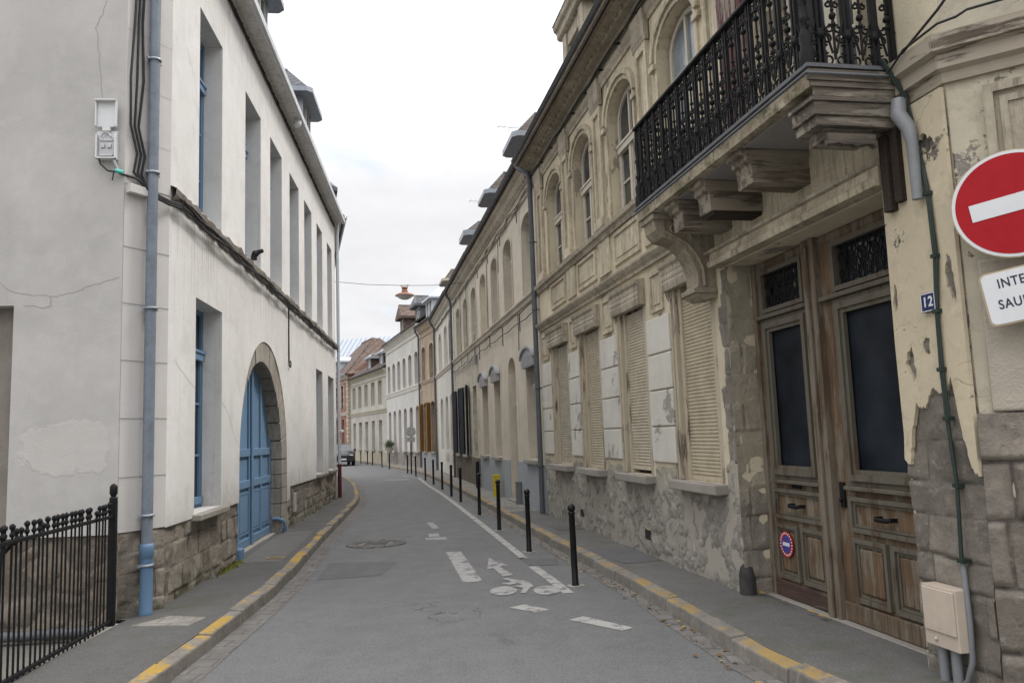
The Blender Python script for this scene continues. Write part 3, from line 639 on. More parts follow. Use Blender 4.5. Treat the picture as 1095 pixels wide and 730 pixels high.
# upper windows with moulded arches
for (a, b) in uw[:4]:
    m = MB(); arch_trim(m, a, b, 4.67, 6.47, .36, .07, -.03, 0); arch_trim(m, a-.07, b+.07, 6.05, 6.54, .43, .07, -.06, 0, legs=False)
    m.box(a-.16, a-.005, -.075, 0, 5.99, 6.06); m.box(b+.005, b+.16, -.055, 0, 5.99, 6.06); m.build('arch_moulding', CREAM_TRIM, H1)
m = MB(); arch_trim(m, 9.35, 10.75, 4.05, 6.47, .36, .08, -.05, 0)
m.build('arch_moulding', CREAM_TRIM, H1)
for i, (a, b) in enumerate(uw[:4]): window(H1, a+.05, b-.05, 4.68, 6.43, .34, .12, FRAME_W, GLASS_SKY if i == 3 else GLASS, .56, bars=(.28,))
window(H1, 9.4, 10.7, 4.05, 6.43, .34, .24, FRAME_W, GLASS, .74, bars=(.3,))
for (xa, xb) in ((8.78, 9.3),):
    m = MB(); m.box(xa, xb, -.12, -.07, 4.06, 6.4)
    for k in range(5): m.box(xa+.02+k*.1, xa+.1+k*.1, -.13, -.119, 4.1, 6.36)
    m.build('open_shutter', W_RED, H1)
m = MB(); m.box(8.4, 9.4, .0, .8, 6.1, 6.2) if False else None
# roof lucarne in stone
m = MB(); m.box(2.2, 2.43, .12, .4, 7.3, 8.85); m.box(3.27, 3.5, .12, .4, 7.3, 8.85); m.box(2.2, 3.5, .4, 2.4, 7.3, 8.85)
m.profile([(.1, 8.85), (.06, 8.88), (.05, 8.98), (-.0, 9.02), (-.02, 9.12), (2.4, 9.14), (2.4, 8.85)], 2.07, 3.63); m.box(2.43, 3.27, .16, .4, 8.6, 8.85)
for k in range(6): m.box(2.165, 2.2, .16, 1.9, 7.45+k*.23, 7.57+k*.23)
d = m.build('dormer', GREYED_TRIM, H1, bevel=.012)
window(d, 2.44, 3.26, 7.5, 8.6, 0, .3, FRAME_W, GLASS_SKY, 0)
m = MB(); m.add([(2.05, -.03, 9.122), (3.65, -.03, 9.122), (3.65, 2.6, 9.122), (2.05, 2.6, 9.122), (2.45, .6, 9.9), (3.25, .6, 9.9), (3.25, 2.2, 9.9), (2.45, 2.2, 9.9)], [(0,1,5,4),(1,2,6,5),(2,3,7,6),(3,0,4,7),(4,5,6,7)]); m.build('dormer_roof', SLATE, d)

# ---------------- carriage door: two panelled leaves, transom lights, dark panes
Y = .27
m = MB(); m.box(8.402, 8.47, Y-.03, Y+.12, .1, 3.268); m.box(9.38, 9.57, Y-.06, Y+.12, .1, 3.268); m.box(10.78, 10.878, Y-.03, Y+.12, .1, 3.268); m.box(8.47, 10.78, Y-.0, Y+.12, 3.2, 3.268)
m.box(9.44, 9.50, Y-.09, Y-.06, .1, 3.2)
m.build('door_frame', W_DOORG, H1, bevel=.006)
MB().box(8.402, 10.878, Y-.1, Y+.2, .08, .125).build('door_step', CONC, H1, bevel=.01)
def ring(m, x0, x1, z0, z1, w, y0, y1): o_ = hole(x0, x1, z0, z1); m.slab_xz(o_, [[(x0+w, z0+w), (x1-w, z0+w), (x1-w, z1-w), (x0+w, z1-w)]], y0, y1)
def leaf(x0, x1, px0, px1, label):
    d = MB(); op = [hole(px0, px1, 1.29, 2.60), hole(px0-.04, px1+.02, 2.80, 3.14)]
    d.slab_xz(hole(x0, x1, .15, 3.2), op, Y, Y+.06); lf = d.build('door', W_DOOR, H1, bevel=.003); tag(lf, label)
    m = MB()                                          # grey-painted upper stiles and rails, bolection mouldings
    ring(m, px0-.05, px1+.05, 1.24, 2.66, .05, Y-.045, Y); ring(m, px0, px1, 1.29, 2.61, .035, Y-.025, Y+.01); ring(m, px0-.10, px1+.09, 1.2, 2.70, .035, Y-.018, Y)
    ring(m, px0-.07, px1+.05, 2.76, 3.17, .04, Y-.035, Y); m.box(x0+.01, x1-.01, Y-.055, Y, 2.705, 2.745)
    m.box(px0-.1, px1+.1, Y-.06, Y, 1.165, 1.198)
    ring(m, px0-.09, px1+.09, .84, 1.115, .035, Y-.035, Y); ring(m, px0-.05, px1+.05, .88, 1.075, .02, Y-.018, Y)
    xm = (px0+px1)/2
    for (a, b) in ((px0-.09, xm-.03), (xm+.03, px1+.09)):
        ring(m, a, b, .30, .79, .035, Y-.032, Y); ring(m, a+.038, b-.038, .338, .752, .022, Y-.014, Y)
    m.build('moulding', W_MOULD, lf, bevel=.006)
    for (a, b) in ((px0-.09, xm-.03), (xm+.03, px1+.09)): MB().box(a+.075, b-.075, Y-.02, Y, .375, .715).build('raised_panel', W_DOOR, lf, bevel=.012)
    MB().box(px0-.01, px1+.01, Y+.025, Y+.035, 1.28, 2.61).build('pane', SLATE_PANE, lf)
    MB().box(px0-.05, px1+.03, Y+.045, Y+.055, 2.79, 3.15).build('transom_pane', GLASS, lf)
    g = MB(); a, b = px0-.03, px1+.01; n = 5                      # cast-iron scroll grille of the transom light
    for k in range(n):
        cx = a+(b-a)*(k+.5)/n
        for (r_, q) in ((.055, 2.89), (.055, 3.03), (.03, 2.96)):
            g.tube([(cx+r_*math.cos(t*PI/5), Y+.01, q+r_*math.sin(t*PI/5)) for t in range(11)], .008, 5)
        g.tube([(cx-.05, Y+.01, 2.8), (cx+.05, Y+.01, 3.14)], .007, 5); g.tube([(cx+.05, Y+.01, 2.8), (cx-.05, Y+.01, 3.14)], .007, 5)
    g.build('transom_grille', IRON, lf)
    h = MB(); h.tube([(xm-.09, Y-.05, .975), (xm-.06, Y-.07, .97), (xm+.06, Y-.07, .97), (xm+.09, Y-.05, .975)], [.014, .018, .018, .014], 8); h.box(xm-.095, xm-.075, Y-.06, Y-.0, .96, .99); h.box(xm+.075, xm+.095, Y-.06, Y-.0, .96, .99)
    h.build('handle', IRON, lf)
    MB().box(x0+.01, x1-.01, Y-.03, Y-.001, .13, .275).build('kickboard', W_KICK if x0 < 9 else W_DOORG, lf, bevel=.008)
    return lf
lf = leaf(8.47, 9.38, 8.64, 9.27, 'weathered left door leaf with a letter slot and round sticker')
m = MB(); m.box(8.86, 9.02, Y-.012, Y, 1.125, 1.16); m.build('letter_slot', IRON, lf, bevel=.003)
lf = leaf(9.57, 10.78, 9.84, 10.56, 'weathered right door leaf, wider, with a grey base rail')
m = MB(); m.box(9.62, 9.68, Y-.02, Y, 1.02, 1.22); m.ball((9.65, Y-.03, 1.08), .018); m.build('lock', IRON, lf, bevel=.003)

# ---------------- balcony
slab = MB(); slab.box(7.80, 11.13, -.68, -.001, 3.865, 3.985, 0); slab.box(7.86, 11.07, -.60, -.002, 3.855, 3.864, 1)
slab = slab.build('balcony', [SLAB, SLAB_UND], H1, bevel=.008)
m = MB(); m.box(7.77, 11.16, -.71, -.0, 3.986, 4.012); m.tube([(7.77, -.72, 3.94), (11.17, -.72, 3.94), (11.17, -.05, 3.94)], .011, 6); m.build('zinc_edge', ZINC_DK, slab)
for i, (a, b, mt) in enumerate(((8.42, 8.66, W_BARE), (9.02, 9.26, W_BARE), (9.78, 10.03, W_BARE))):
    m = MB(); w = .0
    m.profile([(-.001, 3.86), (-.62, 3.86), (-.62, 3.815), (-.58, 3.80), (-.575, 3.76), (-.54, 3.745), (-.53, 3.585), (-.001, 3.585)], a, b); m.box(a-.015, b+.015, -.585, -.002, 3.80, 3.853)
    m.box(a-.012, b+.012, -.51, -.003, 3.70, 3.715)
    k = m.build('bracket', mt, slab, bevel=.008)
    if i == 1: MB().box(a+.02, b-.02, -.5, -.003, 3.555, 3.584).build('rusty_beam', W_RUST, k)
# carved stone console at the far end
m = MB(); cv = [(-.001, 3.86), (-.63, 3.86), (-.64, 3.80), (-.62, 3.70), (-.56, 3.62), (-.47, 3.60), (-.39, 3.575), (-.31, 3.50), (-.24, 3.38), (-.2, 3.25), (-.2, 3.14), (-.24, 3.08), (-.22, 3.02), (-.14, 2.98), (-.05, 3.0), (-.001, 3.0)]
m.profile(cv, 7.86, 8.16)
m.box(7.83, 8.19, -.66, -.001, 3.80, 3.86); m.box(7.84, 8.18, -.26, -.002, 3.05, 3.1)
for (yy, zz, rr) in ((-.2, 3.66, .1), (-.42, 3.7, .065)):
    m.tube([(8.165, yy+rr*math.cos(t*.45)*(1-t*.045), zz+rr*math.sin(t*.45)*(1-t*.045)) for t in range(19)], .014, 6)
m.tube([(8.165, y_, z_-.0) for (y_, z_) in [(-.55, 3.68), (-.42, 3.63), (-.3, 3.56), (-.2, 3.44), (-.14, 3.3), (-.13, 3.12)]], .02, 6)
m.build('stone_console', GREYED_DARK, slab, bevel=.01)
# rotten moulded timber casing of the near end
m = MB(); st = [(3.90, 3.975, .70, .055), (3.862, 3.898, .685, .045), (3.80, 3.86, .665, .03), (3.775, 3.798, .675, .035), (3.71, 3.773, .65, .015), (3.685, 3.708, .655, .02), (3.62, 3.683, .63, .0)]
for (z0, z1, d_, e_) in st: m.box(10.84 if z1 < 3.86 else 11.131, 11.10+e_, -d_, -.01, z0, z1)
m.box(10.86, 11.05, -.55, -.2, 3.545, 3.62); m.build('rotten_casing', W_BAREY, slab, bevel=.01)
m = MB(); R.seed(11); zt = [(-.545+.035*i, 3.50+R.uniform(-.012, .02)) for i in range(11)]
m.plan([(0, 0), (.02, 0), (.02, .02)], 0, .001) if False else None
poly = [(p, q) for p, q in zt]+[(-.2, 3.58), (-.545, 3.58)]; m.profile(poly, 11.03, 11.075); m.build('splintered_board', W_BAREY, slab)
m = MB(); m.box(10.955, 11.03, -.1, -.031, 3.08, 3.6); m.box(11.05, 11.12, -.085, -.031, 3.12, 3.62); m.build('loose_board', W_RUST, H1, bevel=.005)
# iron railing: repeated cast panels along three sides, handrail, turned corner post
def orn():
    m = MB(); w = .205
    def sp(cx, cz, r, a0, turns, d):
        n = int(14*turns); m.tube([(cx+r*(1-.62*i/n)*math.cos(a0+d*2*PI*turns*i/n), 0, cz+r*(1-.62*i/n)*math.sin(a0+d*2*PI*turns*i/n)) for i in range(n+1)], .0075, 5)
    for u in (-.018, .018): m.box(u-.009, u+.009, -.014, .014, .0, .84)          # twin flat bars
    m.ball((0, 0, .22), .036, 8); m.ball((0, 0, .24), .03, 8); m.ball((0, 0, .70), .022, 8)
    m.tube([(w/2, 0, .06), (w/2, 0, .8)], .009, 6)
    for z, r in ((.30, .02), (.40, .014), (.36, .026), (.52, .017), (.66, .024), (.72, .018)): m.ball((w/2, 0, z), r, 6)
    for s_ in (-1, 1):
        sp(s_*.052, .055, .045, PI/2, 1.3, s_); sp(s_*.05, .20, .046, -PI/2, 1.3, -s_)
        m.tube([(s_*.085, 0, .10), (s_*.05, 0, .24), (s_*.02, 0, .34)], .008, 5)
        sp(s_*.055, .75, .038, 0 if s_ < 0 else PI, 1.2, -s_); m.tube([(s_*.02, 0, .62), (s_*.06, 0, .70), (s_*.09, 0, .80)], .007, 5)
        sp(w/2+s_*.034, .27, .03, PI/2, 1.1, s_)
        sp(w/2+s_*.03, .44, .024, PI/2, 1.1, s_)
    m.tube([(x_, 0, .012) for x_ in (-w/2, w/2)], .012, 6)
    return m
RAILZ = 4.014
proto = orn().build('railing_panel', IRON, slab)
N = 16; w_ = (11.09-7.88)/N
for i in range(N):
    o = proto if i == 0 else proto.copy()
    if i: COL.objects.link(o); o.parent = slab
    o.matrix_local = T((7.88+w_*(i+.5), -.665, RAILZ))
for xs in (7.87, 11.10):
    for i in range(3):
        o = proto.copy(); COL.objects.link(o); o.parent = slab; o.matrix_local = T((xs, -.56+.2*i, RAILZ), PI/2)
m = MB(); m.box(7.83, 11.15, -.70, -.63, RAILZ+.83, RAILZ+.865); m.box(7.83, 7.90, -.63, -.02, RAILZ+.83, RAILZ+.865); m.box(11.07, 11.14, -.63, -.02, RAILZ+.83, RAILZ+.865)
m.build('handrail', IRON, slab, bevel=.012)
m = MB()
for (x_, y_) in ((11.10, -.665), (7.87, -.665)): MB().lathe([(.05, 0), (.05, .1), (.035, .13), (.045, .2), (.028, .24), (.024, .3), (.036, .32), (.024, .34), (.022, .46), (.034, .49), (.022, .52), (.03, .62), (.022, .83)], (x_, y_, RAILZ), 12).build('corner_post', IRON, slab)
for (x_, y_) in ((11.10, -.03), (7.87, -.03)): MB().box(x_-.016, x_+.016, y_-.016, y_+.016, RAILZ, RAILZ+.84).build('wall_post', IRON, slab)

# ---------------- chamfered corner beyond the pier
CD = Vector((.826, -.5637, 0)); CP = RP(11.5); CM = T(CP, math.atan2(CD.y, CD.x)); H1M = T(RO, RA); CL = H1M.inverted() @ CM
def chamf(m, name, mat, bevel=0): return m.build(name, mat, H1, mat4=CL, bevel=bevel)
m = MB(); m.face_xz(hole(0, 2.4, 0, 7.25), [], 0); m.add([(2.4, 0, 0), (2.4, 6, 0), (2.4, 6, 7.25), (2.4, 0, 7.25)], [(0,1,2,3)]); chamf(m, 'corner_wall', flaked('grey_flaking_corner', (.50,.45,.345), (.36,.33,.275), (.25,.225,.195), (.38,.35,.305), .6, .545, 8))
m = MB(); fr = hole(.19, 1.6, 2.99, 3.66); m.slab_xz(fr, [inset(fr, .05)], -.05, 0); m.slab_xz(inset(fr, .05), [], -.018, 0); ring(m, .27, 1.52, 3.07, 3.58, .04, -.032, 0); chamf(m, 'stone_panel', GREYED_TRIM, .008)
m = MB(); pr_ = [(0, 3.74), (-.04, 3.74), (-.05, 3.80), (-.1, 3.82), (-.1, 3.9), (-.16, 3.92), (-.17, 4.02), (-.05, 4.06), (0, 4.06)]
def mitre(m, pts, x0, x1, k0, k1):
    n = len(pts); v = [(x0+p[0]*k0, p[0], p[1]) for p in pts]+[(x1-p[0]*k1, p[0], p[1]) for p in pts]; m.add(v, [(i, (i+1) % n, n+(i+1) % n, n+i) for i in range(n)])
pr_ = [(p[0]*.75, p[1]) for p in pr_]
mitre(m, pr_, .0, 2.4, .46, 0); chamf(m, 'corner_cornice', W_BAREX)
m = MB(); mitre(m, pr_, 11.14, 11.5, 0, .46); m.build('corner_cornice', W_BAREX, H1)
o = relief('corner_stone', BLOCKS, H1, -.01, 1.5, 0, 1.72, .018, -.01, .045, 'coursed', rows=(.30, .38), lens=(.55, .95), seed=15, mat4=CL, rough=.016, joint=.035)
m = MB(); m.box(.07, 2.1, -.03, 0, 1.73, 2.62); chamf(m, 'smooth_stone', plaster('beige_stone', (.43,.385,.315), (.31,.275,.225), .7, bump=.6, scale=1.6), .015)

# ---------------- fixed things on the corner house
m = MB(); m.box(0, .29, -.10, 0, 0, .36); m.box(.012, .278, -.112, -.10, .09, .345); m.ball((.10, -.105, .045), .014, 8); mb_ = m.build('meter_box', paintm('cream_plastic_box', (.52,.44,.36), .45, .3), None, bevel=.008, mat4=T(RP(11.03, -.035, .33), RA))
tag(mb_, 'cream plastic meter box low on the pier beside the wooden door', 'meter box')
m = MB(); m.tube([(11.10, -.075, .06), (11.10, -.075, .33)], .03, 10); m.tube([(11.21, -.075, .06), (11.21, -.075, .33)], .03, 10); m.tube([(11.32, -.06, .86), (11.33, -.06, .5), (11.32, -.06, .28), (11.27, -.06, .16), (11.2, -.06, .1)], .017, 8)
tag(m.build('conduit_pipe', PVC, None, mat4=H1M), 'grey conduit pipes rising from the pavement under the cream meter box', 'conduit')
m = MB(); pts = [(11.17, -.18, 4.05), (11.2, -.06, 3.8), (11.27, -.05, 3.45), (11.33, -.062, 3.1), (11.34, -.062, 2.7), (11.31, -.062, 2.36), (11.30, -.062, 2.0), (11.31, -.062, 1.7), (11.335, -.06, 1.3), (11.33, -.075, .86)]
m.tube(pts, .012, 6); m.tube([(p[0]+.014+.006*math.sin(i*2.1), p[1], p[2]) for i, p in enumerate(pts[:8])], .008, 6)
for p in pts[2:]: m.box(p[0]-.022, p[0]+.026, p[1]-.016, -.03, p[2]-.012, p[2]+.012)
tag(m.build('wall_cable', GREENC, None, mat4=H1M), 'dark green cable clipped down the peeling pier past the house number', 'cable')
m = MB(); m.tube([(11.20, -.10, 3.76), (11.21, -.12, 3.66), (11.265, -.10, 3.55), (11.275, -.09, 3.45), (11.275, -.09, 3.08)], [.046, .05, .046, .037, .033], 12)
tag(m.build('broken_downpipe', PVC, None, mat4=H1M), 'short broken grey downpipe hanging at the balcony end', 'downpipe')
m = MB()
c0 = H1M.inverted() @ CP; 
for a, b in (((11.14, -.1, 4.05), None),): pass
P_ = [H1M.inverted() @ (CP+CD*t-Vector((.5637,.826,0))*o_+Vector((0,0,z_))) for t, o_, z_ in ((.0, .05, 4.2), (.12, .05, 4.34), (.25, .05, 4.55), (.45, .05, 4.68), (.9, .05, 4.74))]
m.tube([(11.14, -.08, 4.02), (11.3, -.06, 4.1)]+[tuple(p) for p in P_], .009, 6)
P_ = [H1M.inverted() @ (CP+CD*t-Vector((.5637,.826,0))*o_+Vector((0,0,z_))) for t, o_, z_ in ((.0, .15, 4.07), (.1, .15, 4.08), (.16, .14, 4.11), (.5, .14, 4.11), (1.2, .14, 4.12))]
m.tube([(11.16, -.14, 3.95), (11.35, -.15, 4.03)]+[tuple(p) for p in P_], .008, 6)
tag(m.build('corner_cable', BLACK, None, mat4=H1M), 'black cables looping over the ledge at the house corner', 'cable')
m = MB(); m.tube([(-.06+k*.45, -.105-.012*(k % 2), 6.955+.016*math.sin(k*1.7)) for k in range(26)], .014, 6); m.tube([(-.05+k*.45, -.10, 6.935+.018*math.sin(k*2.3+1)) for k in range(26)], .009, 6)
for k in range(14): m.box(.1+k*.8, .13+k*.8, -.11, .0, 6.94, 6.965)
tag(m.build('facade_cable', BLACK, None, mat4=H1M), 'black cable running above the arched windows of the cream corner house', 'cable')

def text(body, size, mat, name, parent, mat4, ext=.0006, font_w=1.0):
    cu = bpy.data.curves.new(name, 'FONT'); cu.body = body; cu.size = size; cu.align_x = 'CENTER'; cu.align_y = 'CENTER'; cu.extrude = ext; cu.offset = size*.018; cu.space_character = 1.12
    t = bpy.data.objects.new(name, cu); COL.objects.link(t); bpy.context.view_layer.update()
    me = bpy.data.meshes.new_from_object(t); bpy.data.objects.remove(t); bpy.data.curves.remove(cu)
    me.materials.clear(); me.materials.append(mat); o = bpy.data.objects.new(name, me); COL.objects.link(o); o.parent = parent; o.matrix_local = mat4 @ Matrix.Rotation(PI/2, 4, 'X'); return o
ENAMEL = paintm('blue_enamel', (.012,.02,.09), .25, .2); WHITEP = paintm('white_sign_face', (.66,.67,.68), .35, .15); REDP = paintm('red_sign_face', (.36,.008,.014), .5, .2, spec=.2); BLUEP = paintm('blue_sticker', (.03,.06,.30), .4, .2); SIGNEDGE = paintm('tan_sign_edge', (.42,.34,.22), .5, .4); INK = paintm('dark_blue_lettering', (.02,.02,.05), .5, .1)
t = tag(empty('house_number'), 'small blue enamel house number plate reading 12 on the peeling pier', 'sign'); t.matrix_local = T(RP(11.255, -.062, 2.425), RA)
m = MB(); m.box(-.065, .065, -.012, .016, -.06, .06); m.build('plate', ENAMEL, t, bevel=.004)
m = MB(); ring(m, -.062, .062, -.057, .057, .005, -.0135, -.0121); m.build('border', WHITEP, t)
text('12', .088, WHITEP, 'numeral', t, T((0, -.013, 0)))
# round sticker on the left leaf
def disc(m, r, y, n=40, mi=0): m.add([(r*math.cos(2*PI*k/n), y, r*math.sin(2*PI*k/n)) for k in range(n)], [tuple(range(n))], mi)
def plate(m, r, y0, y1, n=48, mi=0): m.slab_xz([(r*math.cos(2*PI*k/n), r*math.sin(2*PI*k/n)) for k in range(n)], [], y0, y1, mi)
m = MB(); plate(m, .118, -.003, 0, mi=0); plate(m, .078, -.0045, -.003, mi=1); m.box(-.058, .058, -.006, -.0045, -.016, .016, 2)
m.slab_xz([(-.055, .05), (-.043, .06), (.055, -.05), (.043, -.06)], [], -.0052, -.0045, 0)
for k in range(22):
    a = 2*PI*k/22; c_, s_ = math.cos(a), math.sin(a)
    m.slab_xz([(c_*.089-s_*.006, s_*.089+c_*.006), (c_*.089+s_*.006, s_*.089-c_*.006), (c_*.107+s_*.006, s_*.107-c_*.006), (c_*.107-s_*.006, s_*.107+c_*.006)], [], -.0045, -.003, 2)
tag(m.build('no_parking_sticker', [REDP, BLUEP, WHITEP], None, mat4=T(RP(8.745, Y-.038, .615), RA)), 'small round red and blue no parking sticker on the left door leaf', 'sticker')
# no-entry sign and its plate, hung askew on the corner
SM = T(CP+CD*.285-Vector((.5637,.826,0))*.17+Vector((0,0,2.895)), math.atan2(CD.y, CD.x)) @ Matrix.Rotation(math.radians(-8), 4, 'Y')
t = tag(empty('no_entry_sign'), 'round red no entry sign with a white bar hung askew on the house corner', 'sign'); t.matrix_local = SM
m = MB(); plate(m, .312, -.004, .022); m.build('rim', SIGNEDGE, t, bevel=.003)
m = MB(); plate(m, .306, -.0062, -.004); m.build('white_edge', WHITEP, t)
m = MB(); plate(m, .288, -.0085, -.0062, 64); m.build('red_face', REDP, t)
m = MB(); m.box(-.215, .215, -.011, -.0085, -.05, .05); m.build('white_bar', WHITEP, t)
m = MB(); m.box(-.03, .03, .022, .17, -.05, .1); m.build('bracket', ZINC_DK, t)
SM2 = SM @ Matrix.Translation((.035, 0, -.51)) @ Matrix.Rotation(math.radians(0), 4, 'Y')
t = tag(empty('sign_plate'), 'white rectangular sign plate lettered in dark blue below the round red sign', 'sign'); t.matrix_local = SM2
def rrect(w, h, r, n=5): return [p for cx, cz, a in ((w-r, h-r, 0), (-w+r, h-r, PI/2), (-w+r, -h+r, PI), (w-r, -h+r, 1.5*PI)) for p in ell(cx, cz, r, r, a, a+PI/2, n)]
m = MB(); m.slab_xz(rrect(.30, .155, .035), [], -.004, .02); m.build('rim', SIGNEDGE, t)
m = MB(); m.slab_xz(rrect(.29, .145, .03), [], -.007, -.004); m.build('white_face', WHITEP, t)
text('INTERDIT', .074, INK, 'lettering', t, T((-.075, -.0075, .078)) @ Matrix.Diagonal((.8, 1, 1, 1))); text('SAUF', .074, INK, 'lettering', t, T((-.162, -.0075, -.040)) @ Matrix.Diagonal((.8, 1, 1, 1)))
m = MB(); m.box(-.03, .03, .02, .16, -.05, .05); m.build('bracket', ZINC_DK, t)
# ================================================================== LEFT WHITE HOUSE
H2 = tag(empty('white_house', LO, LA), 'long white rendered house with a blue arched gateway and brown stone base', 'house'); H2M = T(LO, LA); H2I = H2M.inverted()
L2 = 14.55
def gr(a):
    t = [(0, 2.08), (30, 2.055), (50, 2.03), (70, 1.99), (90, 1.925), (110, 1.83), (130, 1.73), (150, 1.65), (165, 1.615), (180, 1.604)]; a = math.degrees(a)
    for (a0, r0), (a1, r1) in zip(t, t[1:]):
        if a0 <= a <= a1: return r0+(r1-r0)*(a-a0)/(a1-a0)
    return 1.46
GC = (4.70, 1.4)
def gout(a): return (GC[0]+gr(a)*math.cos(a), GC[1]+gr(a)*math.sin(a))
def ginn(a): return (GC[0]+1.6*math.cos(a), GC[1]+1.6*math.sin(a))
upl = [(1.03, 2.07), (3.40, 4.48), (5.25, 6.33), (7.15, 8.24), (8.97, 10.05), (10.88, 11.86), (12.83, 13.82)]
lol = [(.97, 2.13), (10.62, 11.74), (12.80, 14.0)]
arc = [gout(PI-PI*i/30) for i in range(31)]
outer = [(0, .90), (3.095, .90), (3.095, 1.38)]+arc+[(6.78, 1.35), (6.78, .62), (7.1, .66), (7.12, .88), (14.55, .83), (14.55, 8.0), (0, 8.0)]
m = MB(); m.wall(outer, [hole(a, b, 4.46, 6.98) for a, b in upl]+[hole(a, b, .94, 3.40) for a, b in lol], 0, .3)
v = []; n = len(outer); 
m.add([(p[0], 0, p[1]) for p in outer]+[(p[0], .03, p[1]) for p in outer], [(i, n+i, n+(i+1) % n, (i+1) % n) for i in range(n-2)])
R.seed(4)
def crack(m, pts, w=.006, y=-.0025, mi=1):
    """thin hairline ribbon lying on a wall"""
    q = []
    for (a, b) in zip(pts, pts[1:]):
        for k in range(6):
            t = k/6; q.append((a[0]+(b[0]-a[0])*t+R.uniform(-.012, .012), a[1]+(b[1]-a[1])*t+R.uniform(-.012, .012)))
    q.append(pts[-1])
    for (a, b) in zip(q, q[1:]):
        d = Vector((b[0]-a[0], b[1]-a[1])); 
        if d.length < 1e-5: continue
        d.normalize(); nx, nz = -d.y*w/2, d.x*w/2
        m.add([(a[0]-nx, y, a[1]-nz), (b[0]-nx, y, b[1]-nz), (b[0]+nx, y, b[1]+nz), (a[0]+nx, y, a[1]+nz)], [(0,1,2,3)], mi)
CRACK = paintm('crack_joint_grey', (.335,.325,.31), .9, .3)  # plain grey for the hairline cracks and the corner joint lines
crack(m, [(2.13, 2.25), (2.5, 2.1), (2.75, 1.85), (3.07, 1.65)], .006); crack(m, [(.2, 2.6), (.5, 2.5), (.95, 2.35)], .004); crack(m, [(.5, 6.2), (.8, 6.0), (1.0, 5.6)], .005); crack(m, [(6.9, 2.2), (7.6, 2.05), (8.4, 1.7)], .004)
m.build('wall', [WHITE_R, CRACK], H2)
relief('stone_base', BASE_STONE, H2, 0, 3.10, 0, .94, .018, .045, .014, 'coursed', rows=(.19, .27), lens=(.26, .55), seed=21, rough=.009, joint=.02); relief('stone_base', BASE_STONE, H2, 6.7, 14.55, 0, .92, .03, .045, .014, 'coursed', rows=(.19, .27), lens=(.26, .55), seed=22, rough=.009, joint=.028)
MB().box(0, 3.1, .05, .2, 0, .93).build('base_core', LEDGE, H2)
shell(H2, L2, 7.95, 8, WHITE_R, only=0)
# gate arch: separate voussoirs, legs coursed
m = MB(); na = 15
for i in range(na):
    a0 = PI-PI*i/na-.009; a1 = PI-PI*(i+1)/na+.009; am = (a0+a1)/2
    m.slab_xz([ginn(a0), ginn(am), ginn(a1), gout(a1), gout(am), gout(a0)], [], .012+R.uniform(-.006, .006), .34)
z = .1
for h in (.28, .25, .27, .24, .26):
    m.box(6.3+R.uniform(-.006, .006), 6.775+(.12 if z < .6 else 0), .010+R.uniform(-.006, .006), .34, z+.006, min(z+h, 1.4)-.006); z += h
m.box(3.102, 3.13, .03, .34, .1, 1.4)
m.build('gate_arch', GATE_STONE, H2, bevel=.022)
m = MB(); aa = [PI-PI*i/30 for i in range(31)]; m.slab_xz([(3.12, .1), (3.12, 1.4)]+[gout(a) for a in aa]+[(6.74, .1), (6.32, .1)]+[(GC[0]+1.62*math.cos(a), GC[1]+1.62*math.sin(a)) for a in aa[::-1]], [], .028, .33); m.build('gate_arch_core', paintm('dark_mortar', (.12,.105,.09), .9, .5, bump=.5), H2)
# blue gate leaves
def gleaf(x0, x1, s_):
    pts = [(x0, .13), (x1, .13)]; nn = 14
    if s_ > 0: pts += [ginn(PI/2*i/nn) for i in range(nn+1)]
    else: pts += [ginn(PI/2+PI/2*i/nn) for i in range(nn+1)]
    m = MB(); m.slab_xz(pts, [], .225, .30); g = m.build('gate_leaf', BLUE, H2)
    d = MB(); w = x1-x0
    for k in (0, .5, 1):
        xx = x0+.06+(w-.12)*k; zt = 1.4+math.sqrt(max(.05, 1.6**2-(xx-4.70)**2))-.03; d.box(xx-.055, xx+.055, .195, .225, .13, max(.5, zt-.05))
    for zz in (.14, 1.02, 1.5): d.box(x0+.01, x1-.01, .19, .226, zz, zz+.12)
    for k in range(2):
        a = x0+.13+k*(w/2-.02); d.box(a+.03, a+w/2-.24, .21, .2255, .36, .92); ring(d, a, a+w/2-.2, .32, .96, .03, .205, .2245)
    d.build('gate_moulding', BLUE, g, bevel=.008)
    return g
gleaf(3.13, 4.695, -1); g = gleaf(4.705, 6.29, 1)
m = MB(); m.box(4.65, 4.75, .16, .19, .13, 2.9); m.box(4.78, 4.82, .165, .215, 1.05, 1.25); m.build('cover_strip', BLUE, g, bevel=.01)
MB().box(3.14, 6.3, .1, .36, .08, .135).build('gate_sill', CONC, H2, bevel=.01)
m = MB(); m.tube([(6.30, -.02, .10), (6.29, -.05, .22), (6.27, -.03, .32), (6.25, .06, .37), (6.24, .16, .37)], .032, 10); m.tube([(6.30, -.02, .06), (6.30, -.02, .12)], .045, 10); m.build('wheel_guard', BLUE_CAST, H2)
m = MB(); m.box(3.11, 3.34, -.02, .18, .1, .26); m.build('gate_threshold_block', BLUE_CAST, H2, bevel=.02)
m = MB(); m.box(7.55, 7.85, .006, .03, .36, .72); ring(m, 7.56, 7.84, .37, .71, .02, .0, .0065); m.build('gas_hatch', paintm('grey_hatch', (.42,.41,.39), .6, .4), H2)
# windows and sills
for a, b in lol: window(H2, a+.01, b-.01, .941, 3.399, 0, .235, BLUE, GLASS, .76, bars=(.26, .52), curtain=(a < 2)); sill(H2, a, b, .94, .075, .10, CONC, .26)
for a, b in upl: window(H2, a+.01, b-.01, 4.461, 6.979, 0, .235, BLUE, GLASS, .74, bars=(.25, .5))
